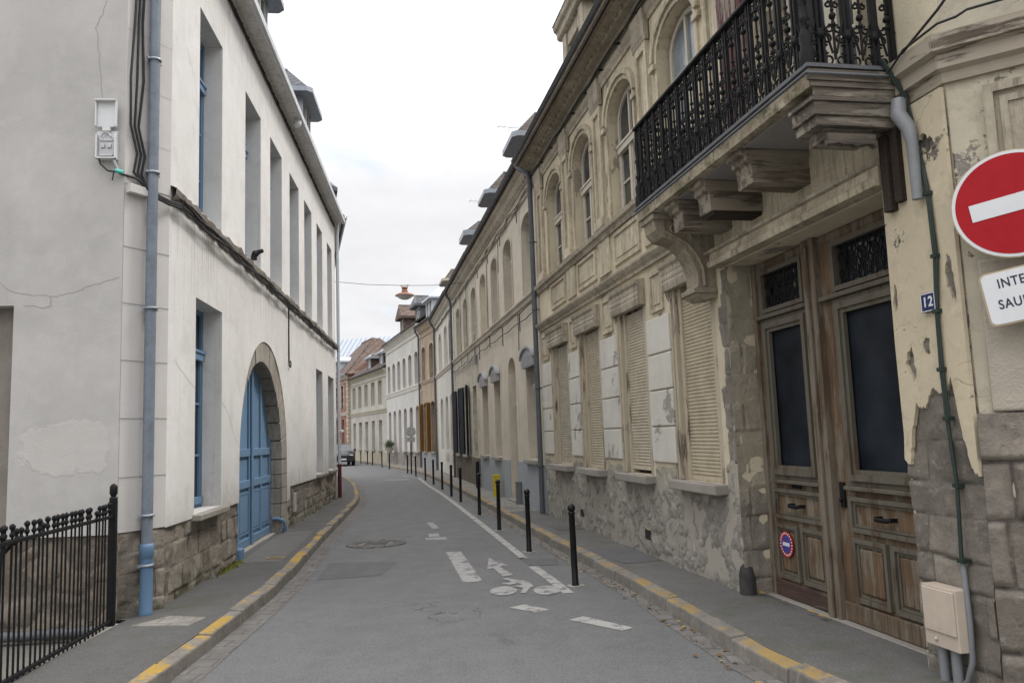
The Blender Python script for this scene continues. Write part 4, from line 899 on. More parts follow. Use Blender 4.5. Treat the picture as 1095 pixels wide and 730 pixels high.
# ledge between the floors, eroded, and the eaves
m = MB(); n = 120; R.seed(9); top = []; 
for i in range(n+1):
    x = 14.55*i/n; top.append((x, .07+R.uniform(-.018, .018), 4.40+R.uniform(-.025, .02), 4.27+R.uniform(-.02, .02)))
v = []
for (x, d, zt, zb) in top: v += [(x, 0, zt+.03), (x, -d, zt), (x, -d*.9, zt-.06), (x, -d*.35, zb), (x, 0, zb-.01)]
m.add(v, [(i*5+k, (i+1)*5+k, (i+1)*5+k+1, i*5+k+1)[::-1] for i in range(n) for k in range(4)], 0); m.build('string_course', LEDGE, H2)
m = MB(); m.profile([(0, 7.95), (-.23, 7.97), (-.24, 8.03), (0, 8.06)], -.1, 14.6); m.build('eaves_soffit', WHITE_R, H2)
m = MB(); m.profile([(-.232, 7.945), (-.30, 7.96), (-.31, 8.05), (-.29, 8.065), (-.232, 8.065)], -.15, 14.62); m.build('gutter', paintm('white_metal_gutter', (.62,.64,.66), .4, .3), H2)
roof(H2, L2, 8.07, .27, 8, 3.6, SLATE)
m = MB(); m.tube([(5.2, -.30, 7.88), (5.2, -.2, 7.80), (5.2, -.14, 7.74)], .05, 8) if False else m.lathe([(.001, -.09), (.06, -.085), (.075, -.05), (.075, .03), (.05, .06)], (6.9, -.2, 7.9), 12); m.build('soffit_vent', WHITEP, H2)
def dormer(parent, x, w, y0, zb, ze, zr, body, rmat, hood, ov=.28, hip=.55, depth=2.4, ovs=.2, frame=None, fascia=.12):
    """roof dormer: cheeks, window, ridged roof with a hipped hood on a deep fascia"""
    m = MB(); m.box(x-w/2, x-w/2+.1, y0, y0+depth, zb, ze); m.box(x+w/2-.1, x+w/2, y0, y0+depth, zb, ze); m.box(x-w/2+.1, x+w/2-.1, y0+.08, y0+depth, zb, ze)
    d = m.build('dormer', body, parent)
    window(d, x-w/2+.1, x+w/2-.1, zb+.05, ze-.02, 0, y0+.02, frame or FRAME_G, GLASS_SKY, 0, fw=.05)
    a, b, c, e = x-w/2-ovs, x+w/2+ovs, y0-ov, y0+depth+.4
    f = MB(); f.plan([(a+.12, c), (b-.12, c), (b, c+.12), (b, e), (a, e), (a, c+.12)], ze-.02, ze+fascia); f.build('hood_fascia', hood, d)
    r = MB(); z1 = ze+fascia+.002
    v = [(a+.12, c, z1), (b-.12, c, z1), (b, c+.12, z1), (b, e, z1), (a, e, z1), (a, c+.12, z1), (x, c+hip, zr), (x, e, zr)]
    r.add(v, [(2,3,7,6), (4,5,6,7)], 0); r.add(v, [(0,1,6), (1,2,6), (5,0,6)], 1); r.tube([v[6], v[7]], .04, 6, 1); r.build('dormer_roof', [rmat, hood], d)
    return d
dormer(H2, 10.1, 1.25, .10, 7.95, 9.6, 10.5, ZINC, SLATE, ZINC, .26, .7, ovs=.3, fascia=.09); dormer(H2, 4.95, 1.25, .10, 7.95, 9.6, 10.5, ZINC, SLATE, ZINC, .26, .7, ovs=.3, fascia=.09)
# chamfered corner and grey end wall, each in its own plane
CA = Vector((-3.768, 7.612, 0)); CB = LO.copy(); cd = (CB-CA); cl = cd.length; CHM = T(CA, math.atan2(cd.y, cd.x))
def on2(m, name, mat, M_, bevel=0): return m.build(name, mat, H2, mat4=H2I @ M_, bevel=bevel)
m = MB(); m.slab_xz(hole(0, cl, .91, 4.30), [], 0, .03); m.slab_xz(hole(0, cl, 4.30, 8.0), [], -.008, .03)
for k in range(13):
    z = 1.42+k*.56
    if z < 7.9: m.add([(0, -.0105, z), (cl, -.0105, z), (cl, -.0105, z+.003), (0, -.0105, z+.003)], [(0,1,2,3)], 1)
    if z < 4.2: m.add([(0, -.0025, z), (cl, -.0025, z), (cl, -.0025, z+.007), (0, -.0025, z+.007)], [(0,1,2,3)], 1)
m.add([(.0, -.0025, .91), (.006, -.0025, .91), (.006, -.0025, 8), (.0, -.0025, 8)], [(0,1,2,3)], 1)
on2(m, 'corner_wall', [QUOIN_R, CRACK], CHM)
relief('corner_base', BASE_STONE, H2, -.01, cl+.01, 0, .93, .018, .03, .014, 'coursed', rows=(.19, .27), lens=(.26, .5), seed=24, mat4=H2I @ CHM, rough=.009, joint=.02)
m = MB(); m.box(.02, .26, -.07, 0, 4.20, 4.29); on2(m, 'corner_ledge', QUOIN_R, CHM, .008)
GD = Vector((.9946, .1037, 0)); GL = 7.0; GM = T(CA-GD*GL, math.atan2(GD.y, GD.x))
m = MB(); m.wall([(0, .93), (GL, .90), (GL, 8.0), (0, 8.0)], [hole(GL-2.3, GL-.985, .95, 3.09)], 0, .16)
def gx(d): return GL-d
crack(m, [(gx(.20), 6.2), (gx(.30), 5.9), (gx(.25), 5.5), (gx(.22), 5.2), (gx(.21), 4.75), (gx(.2), 4.5)], .005); crack(m, [(gx(.02), 3.36), (gx(.25), 3.28), (gx(.5), 3.2), (gx(.65), 3.17), (gx(1.0), 3.22), (gx(1.4), 3.5)], .005); crack(m, [(gx(.65), 3.17), (gx(.66), 3.07), (gx(.9), 3.09)], .006)
m.build('end_wall', [GREY_P, CRACK], H2, mat4=H2I @ GM)
m = MB(); m.face_xz(hole(GL-2.4, GL-.9, .9, 3.2), [], .16); on2(m, 'blocked_opening', plaster('brown_stained_render', (.25,.225,.20), (.12,.105,.09), .9, streak=.8, bump=.4), GM)
relief('end_base', masonry('end_wall_rubble', (.20,.165,.13), (.36,.30,.235), (.23,.205,.175), dk=.6), H2, GL-3.5, GL+.01, -.2, .93, .028, .03, .03, 'rubble', .26, seed=26, mat4=H2I @ GM, rough=.015); MB().box(0, GL-3.5, .0, .1, -.2, .93).build('end_base_core', LEDGE, H2, mat4=H2I @ GM)
# downpipe on the corner: grey upper length, bright blue cast shoe
m = MB(); dx = .27; m.tube([(dx, -.075, .70), (dx, -.075, 8.1)], .052, 14); o = on2(m, 'downpipe', BLUE_IRON, CHM)
m = MB(); m.lathe([(.054, .08), (.066, .09), (.067, .15), (.059, .17), (.057, .64), (.059, .65), (.067, .66), (.068, .75), (.06, .78), (.05, .785)], (dx, -.075, .0), 16); m.build('pipe_shoe', BLUE_CAST, o)
m = MB()
for z in (.58, 1.05, 3.07, 4.46, 5.66): m.lathe([(.058, -.012), (.068, -.01), (.068, .01), (.058, .012)], (dx, -.075, z), 14); m.box(dx-.09, dx-.05, -.085, -.055, z-.012, z+.012); m.box(dx+.05, dx+.1, -.06, -.0, z-.02, z-.0)
m.build('pipe_collar', ZINC, o)
# second downpipe at the far end: pale above, dark red cast foot
m = MB(); m.tube([(14.62, -.07, 1.02), (14.62, -.07, 8.0)], .045, 10); o = m.build('downpipe', ZINC_PALE, H2); o['label'] = 'pale downpipe with dark red foot at the far end'
MB().tube([(14.62, -.07, .05), (14.62, -.07, 1.04)], .055, 10).build('pipe_shoe', paintm('dark_red_cast_iron', (.11,.018,.02), .45, .4), o); m = MB(); m.ball((14.58, -.16, 1.95), .05, 10); m.box(14.56, 14.62, -.16, -.07, 1.93, 1.97); m.build('pipe_bracket', WHITEP, o)

# ---------------- things fixed to the white house
t = tag(empty('junction_box'), 'open white telephone junction box with its lid up on the grey end wall', 'junction box'); t.matrix_local = GM @ T((GL-.155, -.02, 4.5))
m = MB(); m.box(-.095, .095, -.02, .02, .02, .31); m.box(-.095, -.08, -.06, -.02, .02, .27); m.box(.08, .095, -.06, -.02, .02, .27); m.box(-.095, .095, -.06, -.02, .02, .035); m.build('box_back', WHITEP, t, bevel=.004)
m = MB(); m.box(-.07, .07, -.035, -.02, .06, .24); m.box(-.05, -.012, -.05, -.035, .13, .17); m.box(.012, .05, -.05, -.035, .13, .17); m.box(-.06, .06, -.045, -.035, .2, .22); m.tube([(.045*math.cos(a/10*PI), -.05, .24+.045*math.sin(a/10*PI)) for a in range(11)], .009, 6); m.box(-.06, .06, -.05, -.03, .045, .06); m.build('terminal_block', STEEL, t, bevel=.003)
m = MB(); m.box(-.092, .092, -.05, -.03, .34, .60); m.box(-.1, -.085, -.075, -.03, .34, .60); m.box(.085, .1, -.075, -.03, .34, .60); m.box(-.1, .1, -.1, -.03, .595, .61); m.box(-.04, .04, -.05, -.02, .30, .345); m.build('lid', WHITEP, t, bevel=.006)
m = MB(); m.tube([(-.07, -.03, .04), (-.05, -.04, -.03), (.02, -.04, -.1), (.12, -.03, -.115)], .009, 6); m.tube([(.06, -.03, .04), (.09, -.04, -.04), (.12, -.05, -.1)], .017, 8, 1); m.tube([(.10, -.06, -.105), (.17, -.05, -.12)], .019, 6, 2); m.tube([(.08, -.04, -.1), (.07, -.05, -.2)], .007, 5)
m.build('box_wiring', [BLACK, PVC, paintm('turquoise_tape', (.08,.5,.42), .5, .1)], t)
def g2(d, y, z): return GM @ Vector((GL-d, y, z))
def c2(x, y, z): return CHM @ Vector((x, y, z))
m = MB()
for k in range(3):
    xx = .045+k*.045; pts = [c2(xx+.05, -.03, 7.9), c2(xx+.045, -.03, 6.6), c2(xx+.02, -.03, 6.0), c2(xx-.02+.03*k, -.035, 5.4), c2(xx-.01, -.035, 4.9), c2(xx+.07, -.035, 4.62), c2(xx+.03, -.04, 4.42), c2(.2+k*.01, -.06, 4.28), c2(.3, -.10, 4.24-.02*k), c2(.48, -.07, 4.22-.02*k), LP(.12, -.09, 4.24-.02*k)]
    m.tube(pts, .012, 6)
m.tube([g2(.04, -.03, 4.385), c2(.1, -.05, 4.36), c2(.2, -.06, 4.3)], .012, 6)
for zz in (7.4, 6.4, 5.9, 5.2): m.box(0, 0, 0, 0, 0, 0) if False else None
for k in range(4):
    pts = []
    for i in range(49):
        x = .12+i*.295; pts.append(LP(x, -.085-.014*(k % 2)-.01*math.sin(i*.9+k), 4.29-.028*k+.02*math.sin(i*1.3+k*2.2)))
    m.tube(pts, .012+.004*(k == 1), 6)
tag(m.build('wall_cable', BLACK), 'bundle of black cables dropping down the white house corner and along its ledge', 'cable')
m = MB(); m.tube([LP(.0+i*.3, -.025-.006*(i % 2), 7.83+.012*math.sin(i*2.7)) for i in range(49)], .017, 6); m.tube([LP(.0+i*.3, -.02, 7.80+.012*math.sin(i*1.9)) for i in range(49)], .010, 5)
for i in range(36):
    p = LP(.2+i*.4, -.03, 7.82); m.ball(p, .028, 6)
tag(m.build('eaves_cable', BLACK), 'black clipped cable running under the eaves of the white house', 'cable')
m = MB(); m.tube([LP(6.95, -.012, 4.25), LP(6.95, -.012, 3.9), LP(6.93, -.015, 3.5), LP(6.96, -.012, 3.2)], .012, 6); m.tube([LP(6.98, -.012, 4.25), LP(6.97, -.012, 3.7), LP(6.95, -.02, 3.25)], .009, 6)
m.tube([LP(6.98, -.03, 3.17)+Vector((0, .06*math.cos(a*.7), .06*math.sin(a*.7))) for a in range(10)], .012, 6)
tag(m.build('coiled_cable', BLACK), 'short black cable with a coiled end above the stone gate arch', 'cable')
t = MB(); p = LP(3.95, -.03, 4.52); t.ball((0, 0, .08), .055, 10); t.box(-.03, .03, -.02, .06, -.02, .06); t.tube([(0, -.03, .1), (0, -.12, .13)], [.04, .028], 8)
tag(t.build('outdoor_spotlight', BLACK, None, mat4=T(p, LA)), 'small black spotlight standing on the ledge of the white house', 'lamp')

# ---------------- iron fence and yard pipe
FA = Vector((-3.735, 7.47, .12)); FB = Vector((-3.40, 4.35, .12)); fd = FB-FA; fl = fd.length; FA_ = math.atan2(fd.y, fd.x)
fe = tag(empty('iron_fence', FA, FA_), 'black iron railing fence with knobbed bars beside the left pavement', 'fence')
m = MB(); m.box(-.03, .03, -.03, .03, -.1, 1.10); m.lathe([(.035, 1.10), (.035, 1.13), (.02, 1.14), (.034, 1.17), (.034, 1.23), (.02, 1.25), (.001, 1.26)], (0, 0, 0), 12); m.build('post', IRON, fe, bevel=.004)
for z in (.03, .96): MB().box(.03, fl, -.016, .016, z-.014, z+.014).build('rail', IRON, fe, bevel=.004)
m = MB(); m.tube([(0, 0, -.0), (0, 0, 1.0)], .008, 8); m.lathe([(.0095, 1.0), (.018, 1.01), (.019, 1.025), (.011, 1.035), (.011, 1.052), (.021, 1.065), (.019, 1.085), (.001, 1.098)], (0, 0, 0), 8); pk = m.build('picket', IRON, fe); pk.location = (.09, 0, 0)
R.seed(12)
for i in range(1, int((fl-.1)/.078)):
    o = pk.copy(); COL.objects.link(o); o.parent = fe; o.location = (.09+.078*i, R.uniform(-.004, .004), -.012 if R.random() > .15 else -.05); o.rotation_euler = (R.uniform(-.012, .012), R.uniform(-.008, .008), R.random()*6)
m = MB(); m.tube([(1.62, -.03, .965), (1.75, -.04, .93), (1.95, -.04, .84), (2.2, -.04, .70)], .02, 8); m.build('brace', IRON, fe)
m = MB(); m.box(-.1, fl, -.07, .11, -.16, -.015); tag(m.build('stone_coping', CONC, None, mat4=T(FA, FA_), bevel=.015), 'low worn stone coping under the black iron fence', 'coping')
m = MB(); m.tube([g2(3.5, -.10, .02), g2(.06, -.10, .06)], .045, 12)
tag(m.build('yard_pipe', paintm('dull_grey_pipe', (.10,.105,.11), .6, .6)), 'grey pipe lying along the foot of the wall behind the iron fence', 'pipe')

# ================================================================== TERRACE
def house(name, label, org, end, H, wm, tm, ups, lows, zU=(4.66, 6.45), rise=.25, plinth=None, pm=None, rm=None, guts=ZINC_DK, gy=.3, sc_z=(4.50, 4.65), upfill=None, shutters=(), doors=(), depth=8, fm=None, sills=True, dentil=True, rev=.27, lz=(1.1, 3.25), lrise=0.0, roofrise=3.2):
    """a house of the terrace: org = far end of its front, end = near end; local x runs from far to near"""
    org = Vector(org); end = Vector(end); d = end-org; L = d.length; a = math.atan2(d.y, d.x)
    h = tag(empty(name, org, a), label, 'house')
    hs = [hole(x0, x1, zU[0], zU[1], rise) for x0, x1, k in ups]+[hole(q[0], q[1], q[3] if len(q) > 3 else lz[0], q[4] if len(q) > 4 else lz[1], q[5] if len(q) > 5 else lrise) for q in lows]
    MB().wall([(0, 0), (L, 0), (L, H), (0, H)], hs, 0, rev).build('wall', wm, h)
    shell(h, L, H, depth, wm)
    if rm: roof(h, L, H+.05, gy, depth, roofrise, rm)
    m = MB()
    m.profile([(0, H-.34), (-.05, H-.33), (-.06, H-.25), (-.12, H-.22), (-.14, H-.15), (-.22, H-.13), (-.23, H-.03), (0, H)], .0, L)
    if dentil:
        k = .1
        while k < L-.1: m.box(k, k+.1, -.12, -.055, H-.31, H-.235); k += .24
    m.build('eaves_cornice', tm, h)
    if guts: gutter(h, 0, L, -gy, H+.02, .065, guts)
    if sc_z:
        m = MB(); z0, z1 = sc_z; m.profile([(0, z0), (-.04, z0), (-.06, (z0+z1)/2), (-.10, z1-.04), (-.10, z1), (0, z1+.02)], 0, L); m.profile([(0, H-.62), (-.04, H-.62), (-.06, H-.56), (0, H-.53)], 0, L); m.build('string_course', tm, h)
    for x0, x1, k in ups: m = MB(); arch_trim(m, x0, x1, zU[0], zU[1], rise, .09, -.025, 0); m.build('window_surround', tm, h)
    for x0, x1, k in ups:
        if k == 'blind':
            b = MB(); b.face_xz(hole(x0, x1, zU[0], zU[1], rise), [], rev-.07); b.build('blocked_window', upfill or tm, h)
        else: window(h, x0+.01, x1-.01, zU[0]+.02, zU[1]-.02, rise*.95, rev-.06, k if not isinstance(k, str) else fm, GLASS, .72, bars=(.35,))
    for q in lows:
        x0, x1, k = q[:3]; z0 = q[3] if len(q) > 3 else lz[0]; z1 = q[4] if len(q) > 4 else lz[1]; r_ = q[5] if len(q) > 5 else lrise
        if k == 'blind': b = MB(); b.face_xz(hole(x0, x1, z0, z1, r_), [], rev-.07); b.build('blocked_window', upfill or tm, h)
        elif k == 'door':
            b = MB(); b.face_xz(hole(x0, x1, z0, z1, r_), [], rev-.04); ring(b, x0+.12, x1-.12, z0+.2, z0+1.0, .05, rev-.075, rev-.04); ring(b, x0+.12, x1-.12, z0+1.15, z0+2.1, .05, rev-.075, rev-.04); b.box(x0, x1, rev-.08, rev-.04, z0+2.25, z0+2.35)
            dd = b.build('door', FRAME_W if len(q) < 7 else q[6], h); MB().box(x0+.05, x1-.05, -.12, rev, .08, z0+.02).build('door_step', CONC, h)
        else:
            window(h, x0+.01, x1-.01, z0+.02, z1-.02, r_*.95, rev-.06, k if not isinstance(k, str) else fm, GLASS, .74, bars=(.35,)); 
            if sills: sill(h, x0, x1, z0, .09, .12, CONC, .2)
    if plinth: MB().slab_xz([(0, 0), (L, 0), (L, plinth), (0, plinth)], [hole(q[0], q[1], .0, plinth+.01) for q in lows if q[2] == 'door' and False], -.025, 0).build('plinth', pm, h)
    return h, L
def RS(s): return RP(s)
# first house beyond the corner house
BEIGE = plaster('pinkish_beige_render', (.585,.525,.43), (.43,.385,.315), .85, streak=.6, bump=.2, off=11)
BEIGE_T = plaster('beige_stone_trim', (.53,.48,.395), (.33,.295,.24), .85, streak=.7, bump=.4, off=12)
h, L = house('terraced_house', 'beige terraced house with blue-grey base and white curved shutter boxes', RS(-8.9), RS(-.03), 7.42, BEIGE, BEIGE_T, [(.85, 1.95, 'blind'), (2.98, 4.02, 'w'), (5.0, 6.08, 'w'), (7.4, 8.52, FRAME_G)],
  [(.55, 1.62, 'w', 1.12, 3.2), (2.8, 3.78, 'w', 1.12, 3.2), (5.02, 6.0, 'door', .14, 3.55, .35), (7.25, 8.4, FRAME_G, 1.15, 3.25)], plinth=None, rm=TILE_B, upfill=BEIGE, rev=.24)
PL = plaster('blue_grey_base_paint', (.33,.36,.385), (.27,.285,.30), .6, streak=.5, bump=.2)
for a, b in ((0, 5.0), (6.02, 8.87)): MB().slab_xz(hole(a, b, 0, 1.07), [], -.03, 0).build('plinth', PL, h)
SBOX = paintm('white_shutter_box', (.36,.365,.37), .55, .6)
for a, b in ((.5, 1.67), (2.75, 3.83), (7.2, 8.45)):
    m = MB(); n = 10; pts = [(a, 3.12)]+[(b, 3.12)]+ell((a+b)/2, 3.30, (b-a)/2, .22, 0, PI, n); m.slab_xz(pts, [], -.09, -.01)
    for k in range(5): m.box(a+.05, b-.05, -.10, -.09, 3.15+k*.05, 3.18+k*.05)
    arch_trim(m, a, b, 3.30, 3.52, .22, .05, -.14, -.01, legs=False); m.build('shutter_box', SBOX, h, bevel=.006)
for k in range(4):
    x = (.3, 2.4, 4.5, 6.8)[k]; m = MB()
    m.tube([(x, -.012, 4.05+R.uniform(-.1, .1)), (x, -.012, 4.45)], .012, 5); m.tube([(x+.05, -.012, 6.55), (x+.05, -.012, 6.95)], .012, 5)
    m.build('wall_anchor', ZINC_DK, h)
downpipe(h, L-.02, 7.40, .1, ZINC_DK, -.10, .052, off=(-.35, -.2), brk=(1.05, 2.6, 4.2, 5.6))
for x in (6.3, 1.9): dormer(h, x, 1.2, .28, 7.3, 8.6, 9.45, TILE_R, TILE_B, ZINC, .34, .7, ovs=.16, fascia=.10)
# second: stone house with dark blue shutters
STONE = ashlar('cream_ashlar_front', (.52,.485,.40), (.575,.535,.445), (.39,.36,.295), .62, .31, .006, .02, gr=.35, bump=.25)
STONE_T = plaster('cream_ashlar_trim', (.51,.475,.405), (.32,.295,.25), .85, streak=.5, bump=.4, off=14)
NAVY = paintm('navy_shutter_paint', (.007,.010,.019), .65, .35, spec=.15)
h, L = house('terraced_house', 'cream stone terraced house with navy blue ground-floor shutters and blocked arched windows', RS(-15.7), RS(-8.9), 7.44, STONE, STONE_T, [(1.25, 2.35, 'blind'), (3.4, 4.5, 'blind'), (5.55, 6.6, 'blind')],
  [(.75, 1.85, 'w', 1.06, 3.42), (2.95, 4.05, 'w', 1.06, 3.42), (5.2, 6.1, 'blind', 1.0, 3.3)], rm=TILE_B, upfill=STONE, plinth=1.0, pm=rubble('brown_brick_base', (.20,.16,.12), (.30,.25,.19), (.22,.2,.17), 4))
for a, b in ((.75, 1.85), (2.95, 4.05)):
    for x0, dx in ((a, -.12), (b, .12)):
        m = MB(); w = .5; x1 = x0-w if dx < 0 else x0+w; q = sorted((x0, x1)); sgn = -1 if dx < 0 else 1
        m.slab_xz(hole(0, w, 1.06, 3.42), [], -.02, .02)
        for k in range(3): ring(m, .06, w-.06, 1.14+k*.76, 1.82+k*.76, .04, -.028, -.02); m.box(.12, w-.12, -.027, -.02, 1.2+k*.76, 1.76+k*.76)
        sh = m.build('shutter', NAVY, h, mat4=T((x0, -.04, 0), (-.2 if sgn > 0 else PI+.16)))
dormer(h, 4.3, 1.1, .28, 7.3, 8.5, 9.15, ZINC_DK, TILE_B, ZINC, .4, .6, fascia=.16)
downpipe(h, .05, 7.4, .1, ZINC_DK, -.09, .05, off=(.1, -.2), brk=(1.0, 3.0, 5.0))
m = MB(); m.tube([(x*.7, -.06, 4.12+.03*math.sin(x)) for x in range(10)]+[(6.5, -.06, 4.12)], .014, 6); m.tube([(6.3, -.04, 4.9), (6.3, -.04, 4.2), (6.0, -.05, 4.1)], .02, 6); m.box(6.42, 6.56, -.1, 0, 3.95, 4.2); m.build('wiring', PVC, h)
# third: white house with blocked windows
WHT = plaster('off_white_render', (.60,.585,.535), (.46,.44,.40), .8, streak=.6, bump=.2, off=16)
WHT_T = plaster('off_white_trim', (.55,.52,.45), (.40,.375,.32), .6, streak=.4, bump=.3, off=17)
h, L = house('terraced_house', 'off-white terraced house with whitewashed blocked windows and grey vent panels', RS(-23.5), RS(-15.7), 7.48, WHT, WHT_T, [(1.7, 2.85, 'blind'), (4.3, 5.4, 'blind'), (6.2, 7.2, 'blind')],
  [(1.7, 2.85, 'blind', 1.15, 3.45, .25), (4.0, 5.1, 'blind', 1.15, 3.45, .25), (6.0, 7.0, 'blind', 1.15, 3.45, .25)], rm=TILE_B, upfill=WHT)
for a in (3.9, 6.0):
    m = MB(); m.box(a-.04, a+1.14, -.012, 0, .68, 1.04)
    for k in range(5): m.box(a, a+1.1, -.03, -.0121, .72+k*.06, .76+k*.06)
    m.build('vent_panel', WHT_T, h)
dormer(h, 3.6, 1.15, .25, 7.35, 8.6, 9.25, WHT, TILE_B, WHT_T, .3, .5, fascia=.1)
downpipe(h, .08, 7.4, .1, ZINC_DK, -.09, .05, off=(.1, -.2), brk=(1.0, 3.0, 5.0))
# fourth: tan house with ochre shutters
TAN = ashlar('tan_brick_front', (.42,.33,.24), (.47,.375,.28), (.42,.35,.27), .24, .075, .006, .0, gr=.4, bump=.2)
TAN_T = plaster('tan_trim', (.48,.41,.32), (.35,.29,.22), .6, streak=.4, bump=.3, off=18)
OCHRE = wood('ochre_shutter_boards', (.44,.26,.10), (.30,.165,.06))
P4 = Vector((-5.02, 43.0, 0)); P5 = Vector((-8.6, 53.8, 0)); P6 = Vector((-13.2, 64.4, 0))
W_T = wood('dark_ochre_joinery', (.36,.2,.07), (.2,.1,.035))
h, L = house('terraced_house', 'narrow tan terraced house with ochre wooden shutters', P4, RS(-23.5), 7.6, TAN, TAN_T, [(.55, 1.5, W_T), (2.5, 3.5, W_T)], [(.7, 1.6, W_T, .98, 3.5, .2), (2.55, 3.5, W_T, .98, 3.5, .2)], rm=SLATE, plinth=.95, pm=plaster('grey_base', (.32,.32,.32), None, .6))
for x0, an in ((.68, 2.3), (2.53, 2.3)):
    m = MB(); m.slab_xz(hole(0, .34, .98, 3.45), [], -.02, .02); m.box(.02, .32, -.03, -.02, 1.2, 1.3); m.box(.02, .32, -.03, -.02, 3.1, 3.2)
    m.build('shutter', OCHRE, h, mat4=T((x0, -.03, 0), PI+an if an > 0 else an))
dormer(h, 2.2, 1.6, .1, 7.5, 8.75, 9.5, ZINC_PALE, ZINC_PALE, ZINC_PALE, .2, .8, fascia=.08)
downpipe(h, .08, 7.5, .1, ZINC_DK, -.09, .05, off=(.1, -.2), brk=(1.0, 3.0, 5.0))
# fifth: long pale house
PALE = plaster('pale_grey_stone_front', (.57,.56,.53), (.45,.435,.405), .8, streak=.55, bump=.2, off=20)
PALE_T = plaster('pale_stone_trim', (.60,.58,.53), (.45,.43,.38), .5, streak=.3, bump=.3, off=21)
DARKJ = paintm('dark_joinery', (.10,.085,.08), .5, .3); PINK = paintm('dusty_pink_door', (.36,.24,.22), .5, .3)
xs = [.8+1.82*i for i in range(6)]
h, L = house('terraced_house', 'long pale stone terraced house with six arched windows above and a planted window box', P5, P4, 7.9, PALE, PALE_T, [(x, x+.95, DARKJ) for x in xs], [(x, x+.95, DARKJ if i not in (1, 2) else 'door', *((.95, 3.45, .25) if i not in (1, 2) else (.14, 3.45, .25, PINK))) for i, x in enumerate(xs)], rm=TILE_B, guts=None, sc_z=(4.35, 4.6), dentil=False, plinth=.85, pm=rubble('pale_rubble_base', (.34,.30,.26), (.46,.42,.37), (.38,.35,.31), 3.5))
dormer(h, 8.6, 1.4, .5, 7.85, 9.2, 9.9, ZINC_DK, SLATE, ZINC_DK, .35, .2, frame=WHITEP); dormer(h, 5.2, 1.3, .2, 7.85, 9.0, 9.9, TILE_R, TILE_R, TILE_R, .3, .1, frame=FRAME_W)
# sixth: low cream house
CRM = plaster('dull_cream_front', (.49,.47,.42), (.35,.33,.29), .85, streak=.6, bump=.3, off=23)
CRM_T = plaster('dull_cream_trim', (.44,.40,.31), (.30,.27,.21), .7, streak=.5, bump=.3, off=24)
xs = [.9+2.1*i for i in range(5)]
h, L = house('terraced_house', 'low cream terraced house with two brown boarded dormers, next to the pale house', P6, P5, 6.5, CRM, CRM_T, [(x, x+.95, FRAME_G) for x in xs], [(x, x+.95, FRAME_G, .95, 3.0) for x in xs], zU=(4.1, 5.75), rise=0, sc_z=(3.5, 3.75), rm=TILE_B, dentil=False, plinth=.8, pm=CRM_T, roofrise=2.8)
BRN = tiles('brown_boarding', (.085,.05,.04), (.12,.07,.055), .5, .14)
dormer(h, 8.9, 1.25, .35, 6.45, 7.7, 8.1, BRN, TILE_B, ZINC, .25, .5, frame=WHITEP); dormer(h, 5.2, 1.25, .35, 6.45, 7.7, 8.1, BRN, TILE_B, ZINC, .25, .5, frame=WHITEP)
# brick house closing the view and the zinc-roofed building behind it
BRICK = ashlar('red_brick_front', (.30,.135,.09), (.36,.17,.115), (.34,.29,.25), .24, .075, .008, .0, gr=.25, bump=.25)
QUO = plaster('cream_brick_quoin', (.50,.45,.37), (.38,.34,.27), .5, bump=.3, off=26)
P7 = Vector((-16.9, 71.9, 0))
h, L = house('brick_house', 'red brick house with cream corner stones and red tiled roof at the street bend', P7, P6+Vector((.05, -.05, 0))+Vector((-.25, .05, 0)), 7.0, BRICK, QUO, [(1.3, 2.2, DARKJ), (3.6, 4.5, DARKJ), (5.9, 6.8, DARKJ)], [(1.3, 2.2, W_T, 1.0, 3.4), (3.6, 4.5, W_T, 1.0, 3.4), (5.9, 6.8, W_T, 1.0, 3.4)], zU=(4.3, 6.2), rise=0, sc_z=(3.7, 3.95), guts=ZINC_PALE, plinth=.9, pm=QUO, rm=None)
m = MB(); z = .9; k = 0
while z < 6.6: m.box(L-.35-.2*(k % 2), L+.03, -.04, .5+.2*(k % 2), z, z+.28); z += .32; k += 1
for a in (1.3, 3.6, 5.9):
    for sx in (-1, 1):
        z = 4.3; k = 0; m2 = MB(); c = a+.45+sx*.55
        while z < 6.1: m2.box(c-.1-.08*(k % 2), c+.1+.08*(k % 2), -.035, 0, z, z+.24); z += .27; k += 1
        m2.build('window_quoin', QUO, h)
m.build('quoin', QUO, h)
m = MB(); e = .25; v = [(-.1, -e, 7.02), (L+e, -e, 7.02), (L+e, 7, 7.02), (-.1, 7, 7.02), (2.0, 2.8, 10.3), (L-2.4, 2.8, 10.3), (L-2.4, 3.4, 10.3), (2.0, 3.4, 10.3)]
m.add(v, [(0,1,5,4), (1,2,6,5), (2,3,7,6), (3,0,4,7), (4,5,6,7)]); m.tube([v[4], v[5]], .08, 6); m.tube([v[1], v[5]], .07, 6); m.build('roof', TILE_R, h)
dormer(h, 3.3, 1.5, .3, 7.0, 8.4, 8.9, ZINC_PALE, ZINC_PALE, ZINC_PALE, .3, .6)
zb = tag(empty('zinc_roofed_building', (-19.5, 84, 0), -.25), 'tall building with a ribbed grey zinc gable roof behind the tiled brick house', 'building')
m = MB(); m.box(-6, 7, 0, 9, 0, 9.0); m.add([(7.003, 0, 9), (7.003, 9, 9), (7.003, 4.5, 12.6)], [(0,1,2)]); m.build('wall', PALE, zb)
m = MB(); m.profile([(-.3, 8.85), (4.5, 12.9), (9.3, 8.85), (9.3, 8.7), (4.5, 12.7), (-.3, 8.7)], -6.2, 7.2)
k = -6.0
